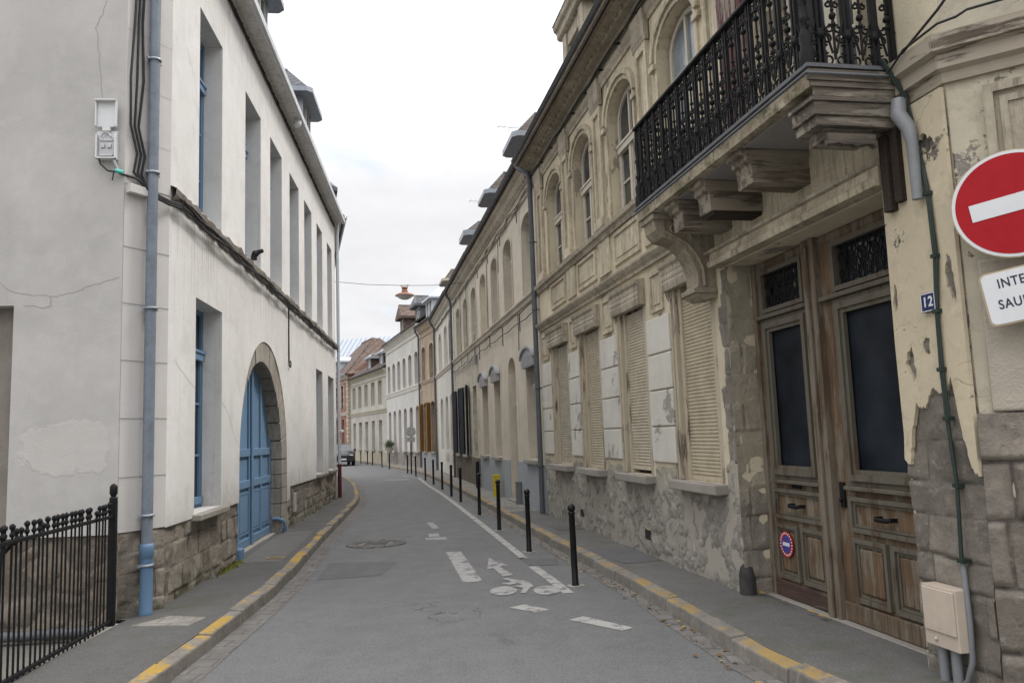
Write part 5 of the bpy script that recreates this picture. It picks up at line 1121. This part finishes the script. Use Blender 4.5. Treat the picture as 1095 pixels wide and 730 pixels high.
while k < 7.2:
    m.add([(k, -.3, 8.86), (k+.06, -.3, 8.86), (k+.06, 4.5, 12.91), (k, 4.5, 12.91), (k, -.3, 8.93), (k+.06, -.3, 8.93), (k+.06, 4.5, 12.98), (k, 4.5, 12.98)], [(4,5,6,7), (0,4,7,3), (1,2,6,5)]); k += .55
m.build('roof', ZINC, zb)
# neighbour beyond the white house on the left: only its roof lantern shows
NA = LP(14.7, .02); NB = Vector((-8.9, 36.6, 0))
nb, L = house('terraced_house', 'grey rendered house beyond the white one, its dark slate dormer above the gutter', NA, NB, 8.2, GREY_R, QUOIN_R, [], [], rm=SLATE, sc_z=None, guts=ZINC, dentil=False)
dormer(nb, 4.6, 1.9, -.05, 8.2, 10.1, 10.9, SLATE, SLATE, ZINC_DK, .25, .4)
# ================================================================== GROUND
def st(o, kind='structure'): o['kind'] = kind; return o
KR = [(3.4, .2), (2.35, 3.2), (1.72, 5.51), (1.56, 6.29), (1.2, 8.61), (.45, 12.51), (-.3, 16.7), (-1.07, 21.02), (-2.05, 26.2), (-3.25, 32.1), (-4.85, 39.0), (-6.7, 45.0), (-9.0, 52.6), (-11.6, 59.5), (-14.2, 66), (-17.5, 73)]
KL = [(-2.3, .0), (-2.42, 3.0), (-2.57, 6.01), (-2.76, 9.33), (-3.08, 12.0), (-3.38, 14.35), (-4.03, 19.84), (-4.38, 22.4), (-4.83, 24.67), (-5.65, 28.4), (-6.62, 32.32), (-7.92, 36.59), (-10.4, 43), (-13.7, 51), (-17.5, 60), (-20.5, 68)]
def smooth(pl, step=.5):
    """Catmull-Rom through the points, resampled"""
    out = []; P = [Vector(pl[0])*2-Vector(pl[1])]+[Vector(p) for p in pl]+[Vector(pl[-1])*2-Vector(pl[-2])]
    for i in range(1, len(P)-2):
        n = max(2, int((P[i+1]-P[i]).length/step))
        for k in range(n):
            t = k/n; a, b, c, d = P[i-1:i+3]
            out.append(.5*((2*b)+(c-a)*t+(2*a-5*b+4*c-d)*t*t+(3*b-a-3*c+d)*t**3))
    out.append(P[-2]); return out
def offset(pl, d):
    """shift a polyline sideways: positive = to the right of travel"""
    o = []
    for i, p in enumerate(pl):
        t = (pl[min(i+1, len(pl)-1)]-pl[max(i-1, 0)]).normalized(); o.append(p+Vector((t.y, -t.x))*d)
    return o
def ribbon(name, a, b, z0, z1, mat):
    m = MB()
    for i in range(len(a)-1):
        q = [tuple(a[i]), tuple(b[i]), tuple(b[i+1]), tuple(a[i+1])]
        if z0 == z1: m.sheet(q, z1)
        else:
            m.sheet(q, z1); m.add([(*a[i], z0), (*a[i+1], z0), (*a[i+1], z1), (*a[i], z1)], [(0,1,2,3)]); m.add([(*b[i], z0), (*b[i+1], z0), (*b[i+1], z1), (*b[i], z1)], [(3,2,1,0)])
    return st(m.build(name, mat))
kr = smooth(KR); kl = smooth(KL)
st(MB().sheet([(-250, -150), (250, -150), (250, 350), (-250, 350)], -.03).build('ground', EARTH))
nn = 90
def res(pl, n):
    ln = [0]
    for a, b in zip(pl, pl[1:]): ln.append(ln[-1]+(b-a).length)
    o = []; j = 0
    for i in range(n+1):
        t = ln[-1]*i/n
        while j < len(ln)-2 and ln[j+1] < t: j += 1
        o.append(pl[j].lerp(pl[j+1], min(1, (t-ln[j])/max(1e-6, ln[j+1]-ln[j]))))
    return o
ribbon('road', res(offset(kl, -.06), nn), res(offset(kr, .06), nn), 0, 0, ROAD)
st(MB().sheet([(-2.4, .2), (-2.4, -14), (3.6, -14), (3.6, .2)], -.002).build('road', ROAD))
# pavements (raised slabs behind the kerbs)
iy = next(i for i, p in enumerate(kr) if p.y > 16.2); near = kr[:iy+1]; far = kr[iy:]
ribbon('pavement', offset(near, .13), offset(near, 2.6), 0, .12, PAVE); ribbon('pavement', offset(far, .13), offset(far, 2.6), 0, .119, PAVE_OLD)
i7 = next(i for i, p in enumerate(kl) if p.y > 7.55); nl, fl_ = kl[:i7+1], kl[i7:]
ribbon('pavement', offset(nl, -.13), offset(nl, -1.02), 0, .12, PAVE_L); ribbon('pavement', offset(fl_, -.13), offset(fl_, -2.2), 0, .12, PAVE_L)
st(MB().box(-12, -3.3, -2, 8.2, -.3, -.06).build('yard', YARD))
ribbon('gutter', offset(kl, .0), offset(kl, .21), .004, .004, SETTS)
gn = [p for p in kr if 4 < p.y < 20]; ribbon('gutter', offset(gn, -.16), offset(gn, .0), .004, .004, SETTS)
def kerb(name, pl, side, mat, seed, lens=(.55, .95)):
    """individual worn kerb stones following the polyline; side = +1 kerb lies to the right of travel"""
    R.seed(seed); m = MB(); i = 0
    ln = [0]
    for a, b in zip(pl, pl[1:]): ln.append(ln[-1]+(b-a).length)
    def at(t):
        j = 0
        while j < len(ln)-2 and ln[j+1] < t: j += 1
        return pl[j].lerp(pl[j+1], min(1, max(0, (t-ln[j])/(ln[j+1]-ln[j]))))
    t = 0
    while t < ln[-1]-1 and t < 62:
        l = R.uniform(*lens); a = at(t+.008); b = at(t+l-.008); d = (b-a).normalized(); nrm = Vector((d.y, -d.x))*side
        w = .15; j0, j1 = R.uniform(-.012, .012), R.uniform(-.012, .012); z = .127+R.uniform(-.012, .008)
        q = [a+nrm*j0, b+nrm*j1, b+nrm*w, a+nrm*w]; zz = [z+R.uniform(-.006, .006) for _ in range(4)]
        v = [(*p, -.05) for p in q]+[(q[k].x+nrm.x*.018*(k < 2), q[k].y+nrm.y*.018*(k < 2), zz[k]-.012*(k < 2)) for k in range(4)]
        f = [(0,1,2,3), (7,6,5,4), (0,4,5,1), (1,5,6,2), (2,6,7,3), (3,7,4,0)]
        if side > 0: f = [x[::-1] for x in f]
        m.add(v, f); t += l
    return st(m.build(name, mat, bevel=.016))
kerb('kerb', kr, 1, KERB_R, 41); kerb('kerb', kl, -1, KERB_L, 42)
# repairs, covers and painted markings, each a thin sheet above the one below
def sheet(name, poly, z, mat): return st(MB().sheet(poly, z).build(name, mat))
sheet('road_patch', [(-2.52, 10.09), (-1.74, 10.27), (-1.70, 11.37), (-2.68, 11.45)], .004, PATCH)
sheet('road_patch', [(.0, 11.23), (.5, 11.12), (.5, 10.56), (.12, 10.62)], .004, PATCH)
sheet('pavement_patch', [(1.22, 9.75), (1.72, 9.9), (1.50, 11.2), (.98, 10.9)], .124, PATCH)
sheet('pavement_patch', [(-3.75, 10.9), (-3.18, 10.9), (-3.62, 14.4), (-4.15, 14.4), (-4.1, 13.6), (-3.8, 11.3)], .124, PAVE)
def strip(pts, w, z, mat, name='road_marking'):
    pl = smooth(pts, .6); a, b = offset(pl, -w/2), offset(pl, w/2); m = MB()
    for i in range(len(a)-1): m.sheet([tuple(a[i]), tuple(b[i]), tuple(b[i+1]), tuple(a[i+1])], z)
    return st(m.build(name, mat))
strip([(-4.2, 34.5), (-3.25, 29.2), (-2.2, 23.9), (-.97, 17.1), (-.03, 11.75), (.03, 11.3)], .115, .004, PAINT_W)
strip([(.165, 10.52), (.33, 9.7), (.505, 8.74)], .12, .004, PAINT_W)
strip([(-5.2, 36.6), (-4.75, 35.6), (-4.3, 34.9)], .1, .004, PAINT_G)
for p in ([(-.12, 8.13), (.03, 8.25), (.27, 7.97), (.13, 7.86)], [(.43, 7.52), (.57, 7.64), (.96, 7.14), (.85, 7.05)]): sheet('road_marking', p, .004, PAINT_W)
sheet('road_marking', [(-1.09, 12.08), (-.87, 12.1), (-.45, 9.63), (-.67, 9.56)], .004, PAINT_G)
for p in ([(-1.84, 16.3), (-1.72, 16.3), (-1.48, 15.2), (-1.62, 15.2)], [(-1.6, 14.4), (-1.42, 14.4), (-1.36, 13.95), (-1.54, 13.95)], [(-1.6, 13.9), (-1.24, 13.85), (-1.2, 13.55), (-1.56, 13.6)], [(-5.6, 33.8), (-4.5, 33.6), (-4.5, 33.1), (-5.4, 33.4)]): sheet('road_marking', p, .004, PAINT_G)
# bicycle-lane symbol: arrow, cyclist and two wheels
m = MB()
m.sheet([(-.43, 11.35), (-.16, 10.67), (-.27, 10.60), (-.085, 9.95), (-.21, 9.86), (-.345, 10.50), (-.42, 10.42)], .0065)
for cx, cy in ((-.19, 8.98), (.285, 8.925)): m.sheet([(cx+.147*math.cos(2*PI*k/32), cy+.255*math.sin(2*PI*k/32)) for k in range(32)], .0065)
m.sheet([(-.215, 9.68), (-.17, 9.76), (-.06, 9.62), (.09, 9.50), (.145, 9.17), (.10, 9.10), (.05, 8.80), (-.005, 8.83), (.03, 9.10), (-.09, 9.18), (-.09, 9.24), (.02, 9.28), (-.03, 9.40), (-.12, 9.32), (-.21, 9.38), (-.21, 9.44), (-.11, 9.46), (-.13, 9.58)], .0065)
st(m.build('road_marking', PAINT_G))
# iron covers
def cover(x, y, r, z, label, mat, sx=1.0):
    m = MB(); n = 28; m.plan([(r*sx*math.cos(2*PI*k/n), r*math.sin(2*PI*k/n)) for k in range(n)], -.02, .006)
    for k in range(9): m.box(-r*.6, r*.6, -r*.62+k*r*.155, -r*.55+k*r*.155, .0061, .009) 
    o = m.build('manhole_cover', mat, None, loc=(x, y, z)); tag(o, label, 'cover'); return o
COVERM = paintm('worn_iron_cover', (.10,.095,.09), .55, .6, (.05,.045,.04), rust=(.14,.09,.055), rt=.62)
mc = cover(-2.33, 13.3, .30, .004, 'round iron manhole cover ringed by setts on the left of the road', COVERM)
m = MB(); R.seed(50)
for k in range(20):
    a = 2*PI*k/20; m.plan([((.33+dr)*math.cos(a+da), (.33+dr)*math.sin(a+da)) for dr, da in ((0, -.13), (.16, -.13), (.16, .13), (0, .13))], -.02, .008+R.uniform(0, .004))
m.build('sett_ring', SETTS, mc, bevel=.004)
cover(-3.36, 11.25, .13, .1245, 'small rusty round cover in the left pavement by the blue gate', paintm('rusty_cover', (.22,.17,.10), .7, .6))
m = MB(); m.box(-.22, .22, -.3, .3, -.02, .006); ring_ = [m.box(-.2+.1*k, -.13+.1*k, -.26, .26, .0061, .009) for k in range(4)]; tag(m.build('utility_cover', COVERM, None, loc=(.80, 13.55, .12), rotz=.18), 'rectangular iron cover in the right pavement near the last shuttered window', 'cover')
m = MB(); m.plan([(-3.5, 7.35), (-2.95, 7.28), (-2.92, 7.6), (-3.3, 7.72)], .1, .127); tag(m.build('drain_slab', PAVE_OLD, bevel=.008), 'flat stone drain slab at the foot of the blue-grey downpipe', 'slab')
# weeds, moss and fallen leaves
LEAFY = paintm('yellow_leaf', (.42,.27,.04), .7, .5, (.22,.11,.03)); LEAFB = paintm('brown_leaf', (.16,.085,.03), .8, .5)
R.seed(61); m = MB()
def leafq(x, y, z, s, mi):
    a = R.random()*6.3; t = R.uniform(-.5, .5); c_, s_ = math.cos(a), math.sin(a); pts = []
    for u, v_, w in ((-1, 0, 0), (-.3, -.5, .12), (.5, -.4, .18), (1, 0, .05), (.5, .4, .15), (-.3, .5, .1)): pts.append((x+s*(u*c_-v_*s_), y+s*(u*s_+v_*c_), z+s*(w+abs(t)*(u+1)*.25)))
    m.add(pts, [(0,1,2,3,4,5)], mi)
kn = [p for p in kr if 4.2 < p.y < 24]
for i in range(200):
    p = R.choice(kn); t = R.random(); d = -abs(R.gauss(.0, .07))-.03
    leafq(p.x+d+R.uniform(-.05, .05)-.02, p.y+R.uniform(-.25, .25), .012, R.uniform(.015, .036), 0 if R.random() > .6 else 1)
for s_ in (9.35, 9.5, 9.52, 8.9, 8.5): p = RP(s_, .08); leafq(p.x, p.y, .15, .04, 0)
st(m.build('fallen_leaves', [LEAFY, LEAFB]), 'stuff')
MOSS = paintm('yellow_green_moss', (.17,.17,.03), .9, .5, (.08,.1,.02), bump=.6)
m = MB(); R.seed(70)
for i in range(170):
    s_ = R.gauss(2.45, .28) if i < 130 else R.uniform(7, 14); w = abs(R.gauss(0, .05)) if i < 130 else abs(R.gauss(0, .025)); p = LP(s_, -.01-w)
    for k in range(3):
        a = R.random()*6.3; l = R.uniform(.02, .06); m.add([(p.x, p.y, .118), (p.x+.02*math.cos(a), p.y+.02*math.sin(a), .118), (p.x+l*math.cos(a+.5), p.y+l*math.sin(a+.5), .12+l*.8)], [(0,1,2)])
st(m.build('moss', MOSS), 'stuff')

# ================================================================== STREET FURNITURE
B = [(.61, 9.15), (.14, 11.84), (-.35, 14.6), (-.83, 17.43), (-1.48, 21.05), (-1.88, 23.05), (-2.43, 26.19), (-3.01, 29.12), (-3.64, 32.15), (-4.48, 35.84), (-5.27, 38.97), (-7.09, 45.0), (-8.07, 48.36), (-9.39, 52.59), (-10.08, 54.52), (-11.12, 57.61), (-11.94, 59.54)]
BL = ['nearest and largest black bollard, at the start of the row', 'black bollard beside the white bicycle arrow, second in the row', 'black bollard in front of the yellow post, third in the row', 'black bollard by the navy shutters end, fourth in the row', 'fifth black bollard along the kerb line', 'sixth black bollard along the kerb line', 'seventh black bollard along the kerb line', 'eighth black bollard along the kerb line', 'ninth black bollard along the kerb line', 'black bollard standing just before the round sign post', 'black bollard standing just behind the round sign post', 'black bollard before the planted window box of the pale house', 'black bollard at the far corner of the pale house', 'black bollard in front of the low cream house, fifth from the end', 'black bollard fourth from the last of the row', 'black bollard second from the last of the row', 'farthest and smallest black bollard, close to the parked car']
bo = tag(empty('bollard', (*B[0], 0)), BL[0], 'bollard', 'black bollards along the right kerb')
m = MB(); m.lathe([(.043, -.02), (.043, .02), (.037, .03), (.035, .78), (.041, .785), (.041, .805), (.03, .815)], (0, 0, 0), 18); m.build('post', BOLL, bo)
MB().ball((0, 0, .852), .047, 16).build('ball_top', BOLL, bo)
m = MB(); m.plan([(.1*math.cos(k*.785+.2)*(1+.2*math.sin(k*2.3)), .1*math.sin(k*.785+.2)) for k in range(8)], -.01, .006); m.build('footing', CONC, bo)
R.seed(80)
for i, (p, l) in enumerate(zip(B, BL)):
    c = bo if i == 0 else copy_tree(bo)
    c.location = (*p, 0); c.rotation_euler = (R.uniform(-.008, .008), .012 if i == 0 else R.uniform(-.01, .01), R.random()*6); c['label'] = l
t = tag(empty('traffic_sign', (-5.0, 38.32, 0), .25), 'back of a round grey traffic sign with a small plate on a black post', 'sign')
m = MB(); m.tube([(0, 0, -.02), (0, 0, 2.2)], .035, 10); m.build('post', BOLL, t)
m = MB(); plate(m, .24, -.02, .0, 28); d = m.build('sign_disc', STEEL, t, mat4=T((0, -.04, 1.99))); MB().slab_xz(rrect(.2, .11, .02), [], -.055, -.038).build('sign_plate', STEEL, t, mat4=T((0, 0, 1.62)))
# posts along the houses
m = MB(); m.box(-.09, .09, -.08, .08, 0, .52); m.box(-.1, .1, -.09, .09, .52, .56); m.box(-.05, .05, -.09, -.08, .3, .45); tag(m.build('gas_post', paintm('yellow_post_paint', (.55,.42,.02), .45, .3), None, loc=RP(-5.0, -.2, .12), rotz=RA, bevel=.012), 'short yellow gas marker post against the blue-grey house base', 'post')
m = MB(); m.box(-.06, .06, -.06, .06, 0, .50); m.box(-.065, .065, -.065, .065, .46, .5); tag(m.build('utility_post', paintm('grey_post', (.16,.16,.16), .6, .3), None, loc=RP(-2.5, -.1, .12), rotz=RA, bevel=.01), 'short grey utility post right of the beige house door', 'post')
m = MB(); m.lathe([(.06, 0), (.06, .75), (.05, .8), (.001, .82)], (0, 0, 0), 12); tag(m.build('wall_post', BOLL, None, loc=RP(-8.75, -.16, .12)), 'black post against the wall between the beige and cream stone houses', 'post')
# hanging street lamp and its wire
a = Vector((-6.42, 28, 7.35)); b = RP(-12.2, -.02, 7.12); c = Vector((-3.76, 28, 7.10))
m = MB(); m.tube([a, a.lerp(c, .5)+Vector((0, 0, -.04)), c, c.lerp(b, .5)+Vector((0, 0, -.04)), b], .009, 6); tag(m.build('overhead_wire', BLACK), 'thin wire spanning the street and carrying the copper lamp', 'wire')
t = tag(empty('street_lamp', (-3.76, 28, 6.62)), 'copper coloured dish lamp hanging from the wire over the street', 'street lamp')
COP = paintm('copper_lamp_metal', (.26,.12,.075), .5, .5, metal=.2)
MB().lathe([(.34, .10), (.345, .12), (.28, .17), (.16, .22), (.11, .23)], (0, 0, 0), 24).build('lamp_shade', COP, t); MB().lathe([(.001, -.03), (.12, -.02), (.22, .03), (.28, .10), (.335, .105)], (0, 0, 0), 24).build('diffuser', paintm('opal_diffuser', (.5,.48,.46), .3, .1), t)
m = MB(); m.lathe([(.11, .23), (.11, .30), (.09, .31), (.09, .36), (.11, .37), (.11, .42), (.001, .43)], (0, 0, 0), 16); m.build('lamp_housing', COP, t); m = MB(); m.tube([(-.1, 0, .42), (-.1, 0, .49)], .012, 6); m.tube([(.1, 0, .42), (.1, 0, .49)], .012, 6); m.box(-.17, .17, -.015, .015, .475, .495); m.build('hanger', BLACK, t)
m = MB(); R.seed(77)
for (s0, z0, r_, am) in ((-23.4, 6.88, .014, .03), (-23.4, 6.82, .009, .045), (-15.7, 4.2, .012, .03), (-8.85, 4.42, .010, .012)):
    n_ = int((-.1-s0)/.55); m.tube([RP(s0+(-.1-s0)*i/n_, -.05-.012*(i % 2), z0+am*math.sin(i*1.9)-.02*(i % 3 == 0)) for i in range(n_+1)], r_, 5)
for (s_, za, zb_) in ((-4.6, 6.9, 5.9), (-11.3, 4.2, 6.85), (-16.9, 6.85, 4.9), (-2.2, 4.42, 3.6), (-6.6, 6.9, 4.45), (-13.0, 6.85, 4.2)):
    m.tube([RP(s_, -.03, za), RP(s_+.03, -.03, (za+zb_)/2), RP(s_, -.03, zb_)], .009, 5)
tag(m.build('terrace_cable', BLACK), 'black cables strung along the upper walls of the terrace beyond the corner house', 'cable')
# window box
t = tag(empty('window_box', Vector((-7.72, 50.4, .95)), math.atan2(-10.8, 3.58)), 'window box with bushy green plants on the pale stone house', 'planter')
MB().box(-.55, .55, -.38, -.03, 0, .22).build('box', CONC, t, bevel=.01)
m = MB(); R.seed(90)
for i in range(700):
    k = R.choice((-.4, -.28, .28, .4)); u, v_, w = R.gauss(0, .13), R.gauss(0, .11), R.gauss(0, .16); p = Vector((k+u, -.2+v_, .36+w*.8)); n1 = Vector((R.gauss(0,1), R.gauss(0,1), R.gauss(0,1))).normalized()*.045; n2 = Vector((R.gauss(0,1), R.gauss(0,1), R.gauss(0,1))).normalized()*.03
    m.add([p-n1, p+n2, p+n1, p-n2], [(0,1,2,3)])
m.build('foliage', paintm('dark_green_leaves', (.06,.085,.03), .7, .6, (.03,.05,.015)), t)
# two television aerials
def aerial(x, s_, y, z, label, rot):
    t = tag(empty('television_aerial', RP(s_, y, z), rot), label, 'aerial'); m = MB(); m.tube([(0, 0, -1.2), (0, 0, .6)], .014, 6); m.build('mast', ZINC, t)
    m = MB(); m.tube([(-.75, 0, .5), (.45, 0, .5)], .008, 5)
    for k in range(7): m.tube([(-.7+k*.17, -.2, .5), (-.7+k*.17, .2, .5)], .005, 4)
    m.build('antenna_rods', ZINC, t)
aerial(0, -5.2, .9, 9.6, 'thin television aerial on the beige house roof', .3); aerial(0, -11.2, .9, 9.3, 'thin television aerial above the navy shuttered house roof', .3)
# parked car, far down the street
cm = Matrix.Translation((-12.15, 55.2, 0)) @ Matrix.Rotation(math.radians(18), 4, 'Z')
car = tag(empty('parked_car'), 'dark grey car parked at the left kerb at the far end of the street', 'car'); car.matrix_local = cm
CARP = paintm('dark_grey_car_paint', (.022,.024,.03), .25, .1, spec=.5)
prof = [(-2.1, .32), (-2.16, .55), (-2.1, .80), (-1.95, .90), (-1.0, .98), (1.9, 1.0), (2.1, .92), (2.18, .6), (2.12, .32)]
def loft(rows, m, mi=0):
    """rows of (y, z, halfwidth): skin across the width"""
    v = []; n = len(rows)
    for (y, z, w) in rows: v += [(-w, y, z), (w, y, z)]
    m.add(v, [(2*i, 2*i+1, 2*i+3, 2*i+2) for i in range(n-1)], mi)
m = MB(); v = []; secs = []
for (y, zlo, zhi, w) in ((-2.15, .40, .66, .70), (-2.05, .32, .82, .80), (-1.75, .28, .92, .86), (-1.0, .26, .99, .88), (.2, .26, 1.0, .89), (1.4, .28, 1.02, .88), (1.95, .32, .98, .84), (2.15, .42, .85, .74)):
    secs.append([(-w*.9, y, zlo), (-w, y, zlo+.12), (-w, y, (zlo+zhi)/2), (-w*.95, y, zhi-.06), (-w*.8, y, zhi), (0, y, zhi+.03), (w*.8, y, zhi), (w*.95, y, zhi-.06), (w, y, (zlo+zhi)/2), (w, y, zlo+.12), (w*.9, y, zlo)])
for s_ in secs: v += s_
k = 11; m.add(v, [(i*k+j, i*k+j+1, (i+1)*k+j+1, (i+1)*k+j) for i in range(7) for j in range(10)], 0, True); m.add(secs[0], [tuple(range(11))]); m.add(secs[-1], [tuple(range(11))[::-1]])
m.build('body', CARP, car)
m = MB(); gsec = [(-1.02, 1.0, .80), (-.35, 1.42, .66), (.2, 1.50, .64), (1.2, 1.48, .63), (1.9, 1.02, .74)]
v = []
for (y, z, w) in gsec: v += [(-w, y, z), (w, y, z)]
m.add(v, [(2, 3, 5, 4), (4, 5, 7, 6)]); m.build('car_roof', CARP, car)
m = MB(); m.add(v, [(0,1,3,2), (6,7,9,8)]); m.add(v+[(-.8, -.2, 1.0), (-.8, 1.2, 1.0), (.8, -.2, 1.0), (.8, 1.2, 1.0)], [(0, 2, 10), (2, 4, 6, 11, 10), (6, 8, 11), (1, 12, 3), (3, 12, 13, 7, 5), (7, 13, 9)]); m.build('car_window', GLASS, car)
w_ = MB(); w_.lathe([(.001, -.1), (.26, -.1), (.31, -.07), (.31, .07), (.26, .1), (.001, .1)], (0, 0, 0), 20); wo = w_.build('wheel', BLACK, car); hb = MB().lathe([(.001, -.112), (.17, -.108), (.19, -.1)], (0, 0, 0), 12).build('rim', STEEL, wo)
for i, (x, y) in enumerate(((-.8, -1.35), (.8, -1.35), (-.8, 1.35), (.8, 1.35))):
    c = wo if i == 0 else copy_tree(wo, car); c.matrix_local = Matrix.Translation((x, y, .31)) @ Matrix.Rotation(PI/2 if x < 0 else -PI/2, 4, 'Y')
for sx in (-1, 1):
    m = MB(); m.box(sx*.60-.12, sx*.60+.12, -2.13, -1.98, .66, .75); m.build('headlight', WHITEP, car, bevel=.03)
    m = MB(); m.ball((sx*.98, -.7, 1.05), .1, 8, sq=.7); m.build('wing_mirror', CARP, car)
m = MB(); m.box(-.45, .45, -2.165, -2.1, .55, .68); m.build('grille', BLACK, car); MB().box(-.26, .26, -2.19, -2.165, .40, .51).build('number_plate', WHITEP, car); MB().box(-.75, .75, -2.175, -2.0, .30, .42).build('bumper', BLACK, car, bevel=.03)
m = MB()
for k in range(4): m.box(-.8+.4*k, -.4+.4*k, -.02, .02, .35, .75, k % 2)
m.box(-.7, -.64, -.05, .05, 0, .35); m.box(.64, .7, -.05, .05, 0, .35); tag(m.build('street_barrier', [REDP, WHITEP], None, loc=(-14.3, 68.5, .12), rotz=.3), 'small red and white barrier beyond the last bollards', 'barrier')

# ================================================================== SKY, SUN, CAMERA
SUN_EL, SUN_AZ = math.radians(54), math.radians(58)          # azimuth clockwise from +Y
w = bpy.data.worlds.new('World'); S.world = w; w.use_nodes = True; nt = w.node_tree; nt.nodes.clear()
N_ = NT.__new__(NT); N_.t = nt; N_.tc = nt.nodes.new('ShaderNodeTexCoord'); N_.obj = N_.tc.outputs['Generated']
out = nt.nodes.new('ShaderNodeOutputWorld'); bg = nt.nodes.new('ShaderNodeBackground'); nt.links.new(bg.outputs[0], out.inputs[0])
sky = nt.nodes.new('ShaderNodeTexSky'); sky.sky_type = 'NISHITA'; sky.sun_disc = False; sky.sun_elevation = SUN_EL; sky.sun_rotation = SUN_AZ; sky.air_density = 1.0; sky.dust_density = 1.5
xyz = N_.xyz(N_.obj); zz = N_.math('MAXIMUM', xyz[2], 0.0); q = N_.math('ADD', zz, .22)
pv = N_.comb(N_.math('DIVIDE', xyz[0], q), N_.math('DIVIDE', xyz[1], q), 0.0)
cn = N_.noise(1.5, 9, .58, N_.vec((1, 1, 1), (3.1, 1.7, 0), src=pv), .35); cn2 = N_.noise(3.4, 7, .6, N_.vec((1, 1, 1), (7.1, .7, 0), src=pv))
cover_ = N_.ramp(cn, .22, .42); shade = N_.ramp(cn2, .3, .75, .92, 1.05)
lum = N_.math('MULTIPLY', N_.math('MULTIPLY', N_.ramp(zz, .30, .95, 1.0, 3.7), shade), CLOUD_K)
cc = N_.n('ShaderNodeCombineColor'); N_.put(cc.inputs[0], lum); N_.put(cc.inputs[1], lum); N_.put(cc.inputs[2], N_.math('MULTIPLY', lum, 1.02))
skyb = N_.mix(1.0, sky.outputs[0], (SKY_K, SKY_K, SKY_K), 'MULTIPLY')
N_.put(bg.inputs[0], N_.mix(cover_, skyb, cc.outputs[0])); bg.inputs[1].default_value = .1
sl = bpy.data.lights.new('sun', 'SUN'); sl.energy = SUN_E; sl.angle = math.radians(14); sl.color = (1.0, .95, .88)
so = bpy.data.objects.new('sun', sl); COL.objects.link(so)
dv = Vector((math.sin(SUN_AZ)*math.cos(SUN_EL), math.cos(SUN_AZ)*math.cos(SUN_EL), math.sin(SUN_EL))); so.rotation_euler = dv.to_track_quat('Z', 'Y').to_euler(); so.location = dv*40
cam = bpy.data.cameras.new('camera'); co = bpy.data.objects.new('camera', cam); COL.objects.link(co); S.camera = co
p_, r_ = math.radians(6.63), .036
F_ = Vector((0, math.cos(p_), math.sin(p_))); R0 = Vector((1, 0, 0)); U0 = Vector((0, -math.sin(p_), math.cos(p_)))
Rv = R0*math.cos(r_)-U0*math.sin(r_); Uv = U0*math.cos(r_)+R0*math.sin(r_)
co.matrix_world = Matrix(((Rv.x, Uv.x, -F_.x, 0), (Rv.y, Uv.y, -F_.y, 0), (Rv.z, Uv.z, -F_.z, 1.7), (0, 0, 0, 1)))
cam.sensor_width = 36; cam.lens = 36*852/1095; cam.clip_start = .05; cam.clip_end = 1500
S.view_settings.view_transform = 'Standard'; S.view_settings.look = 'None'; S.view_settings.gamma = 1; S.view_settings.use_curve_mapping = False; S.view_settings.exposure = EXPO
S.render.engine = 'CYCLES'; S.cycles.max_bounces = 6; S.cycles.use_denoising = True
S.render.resolution_x = 1024; S.render.resolution_y = 682
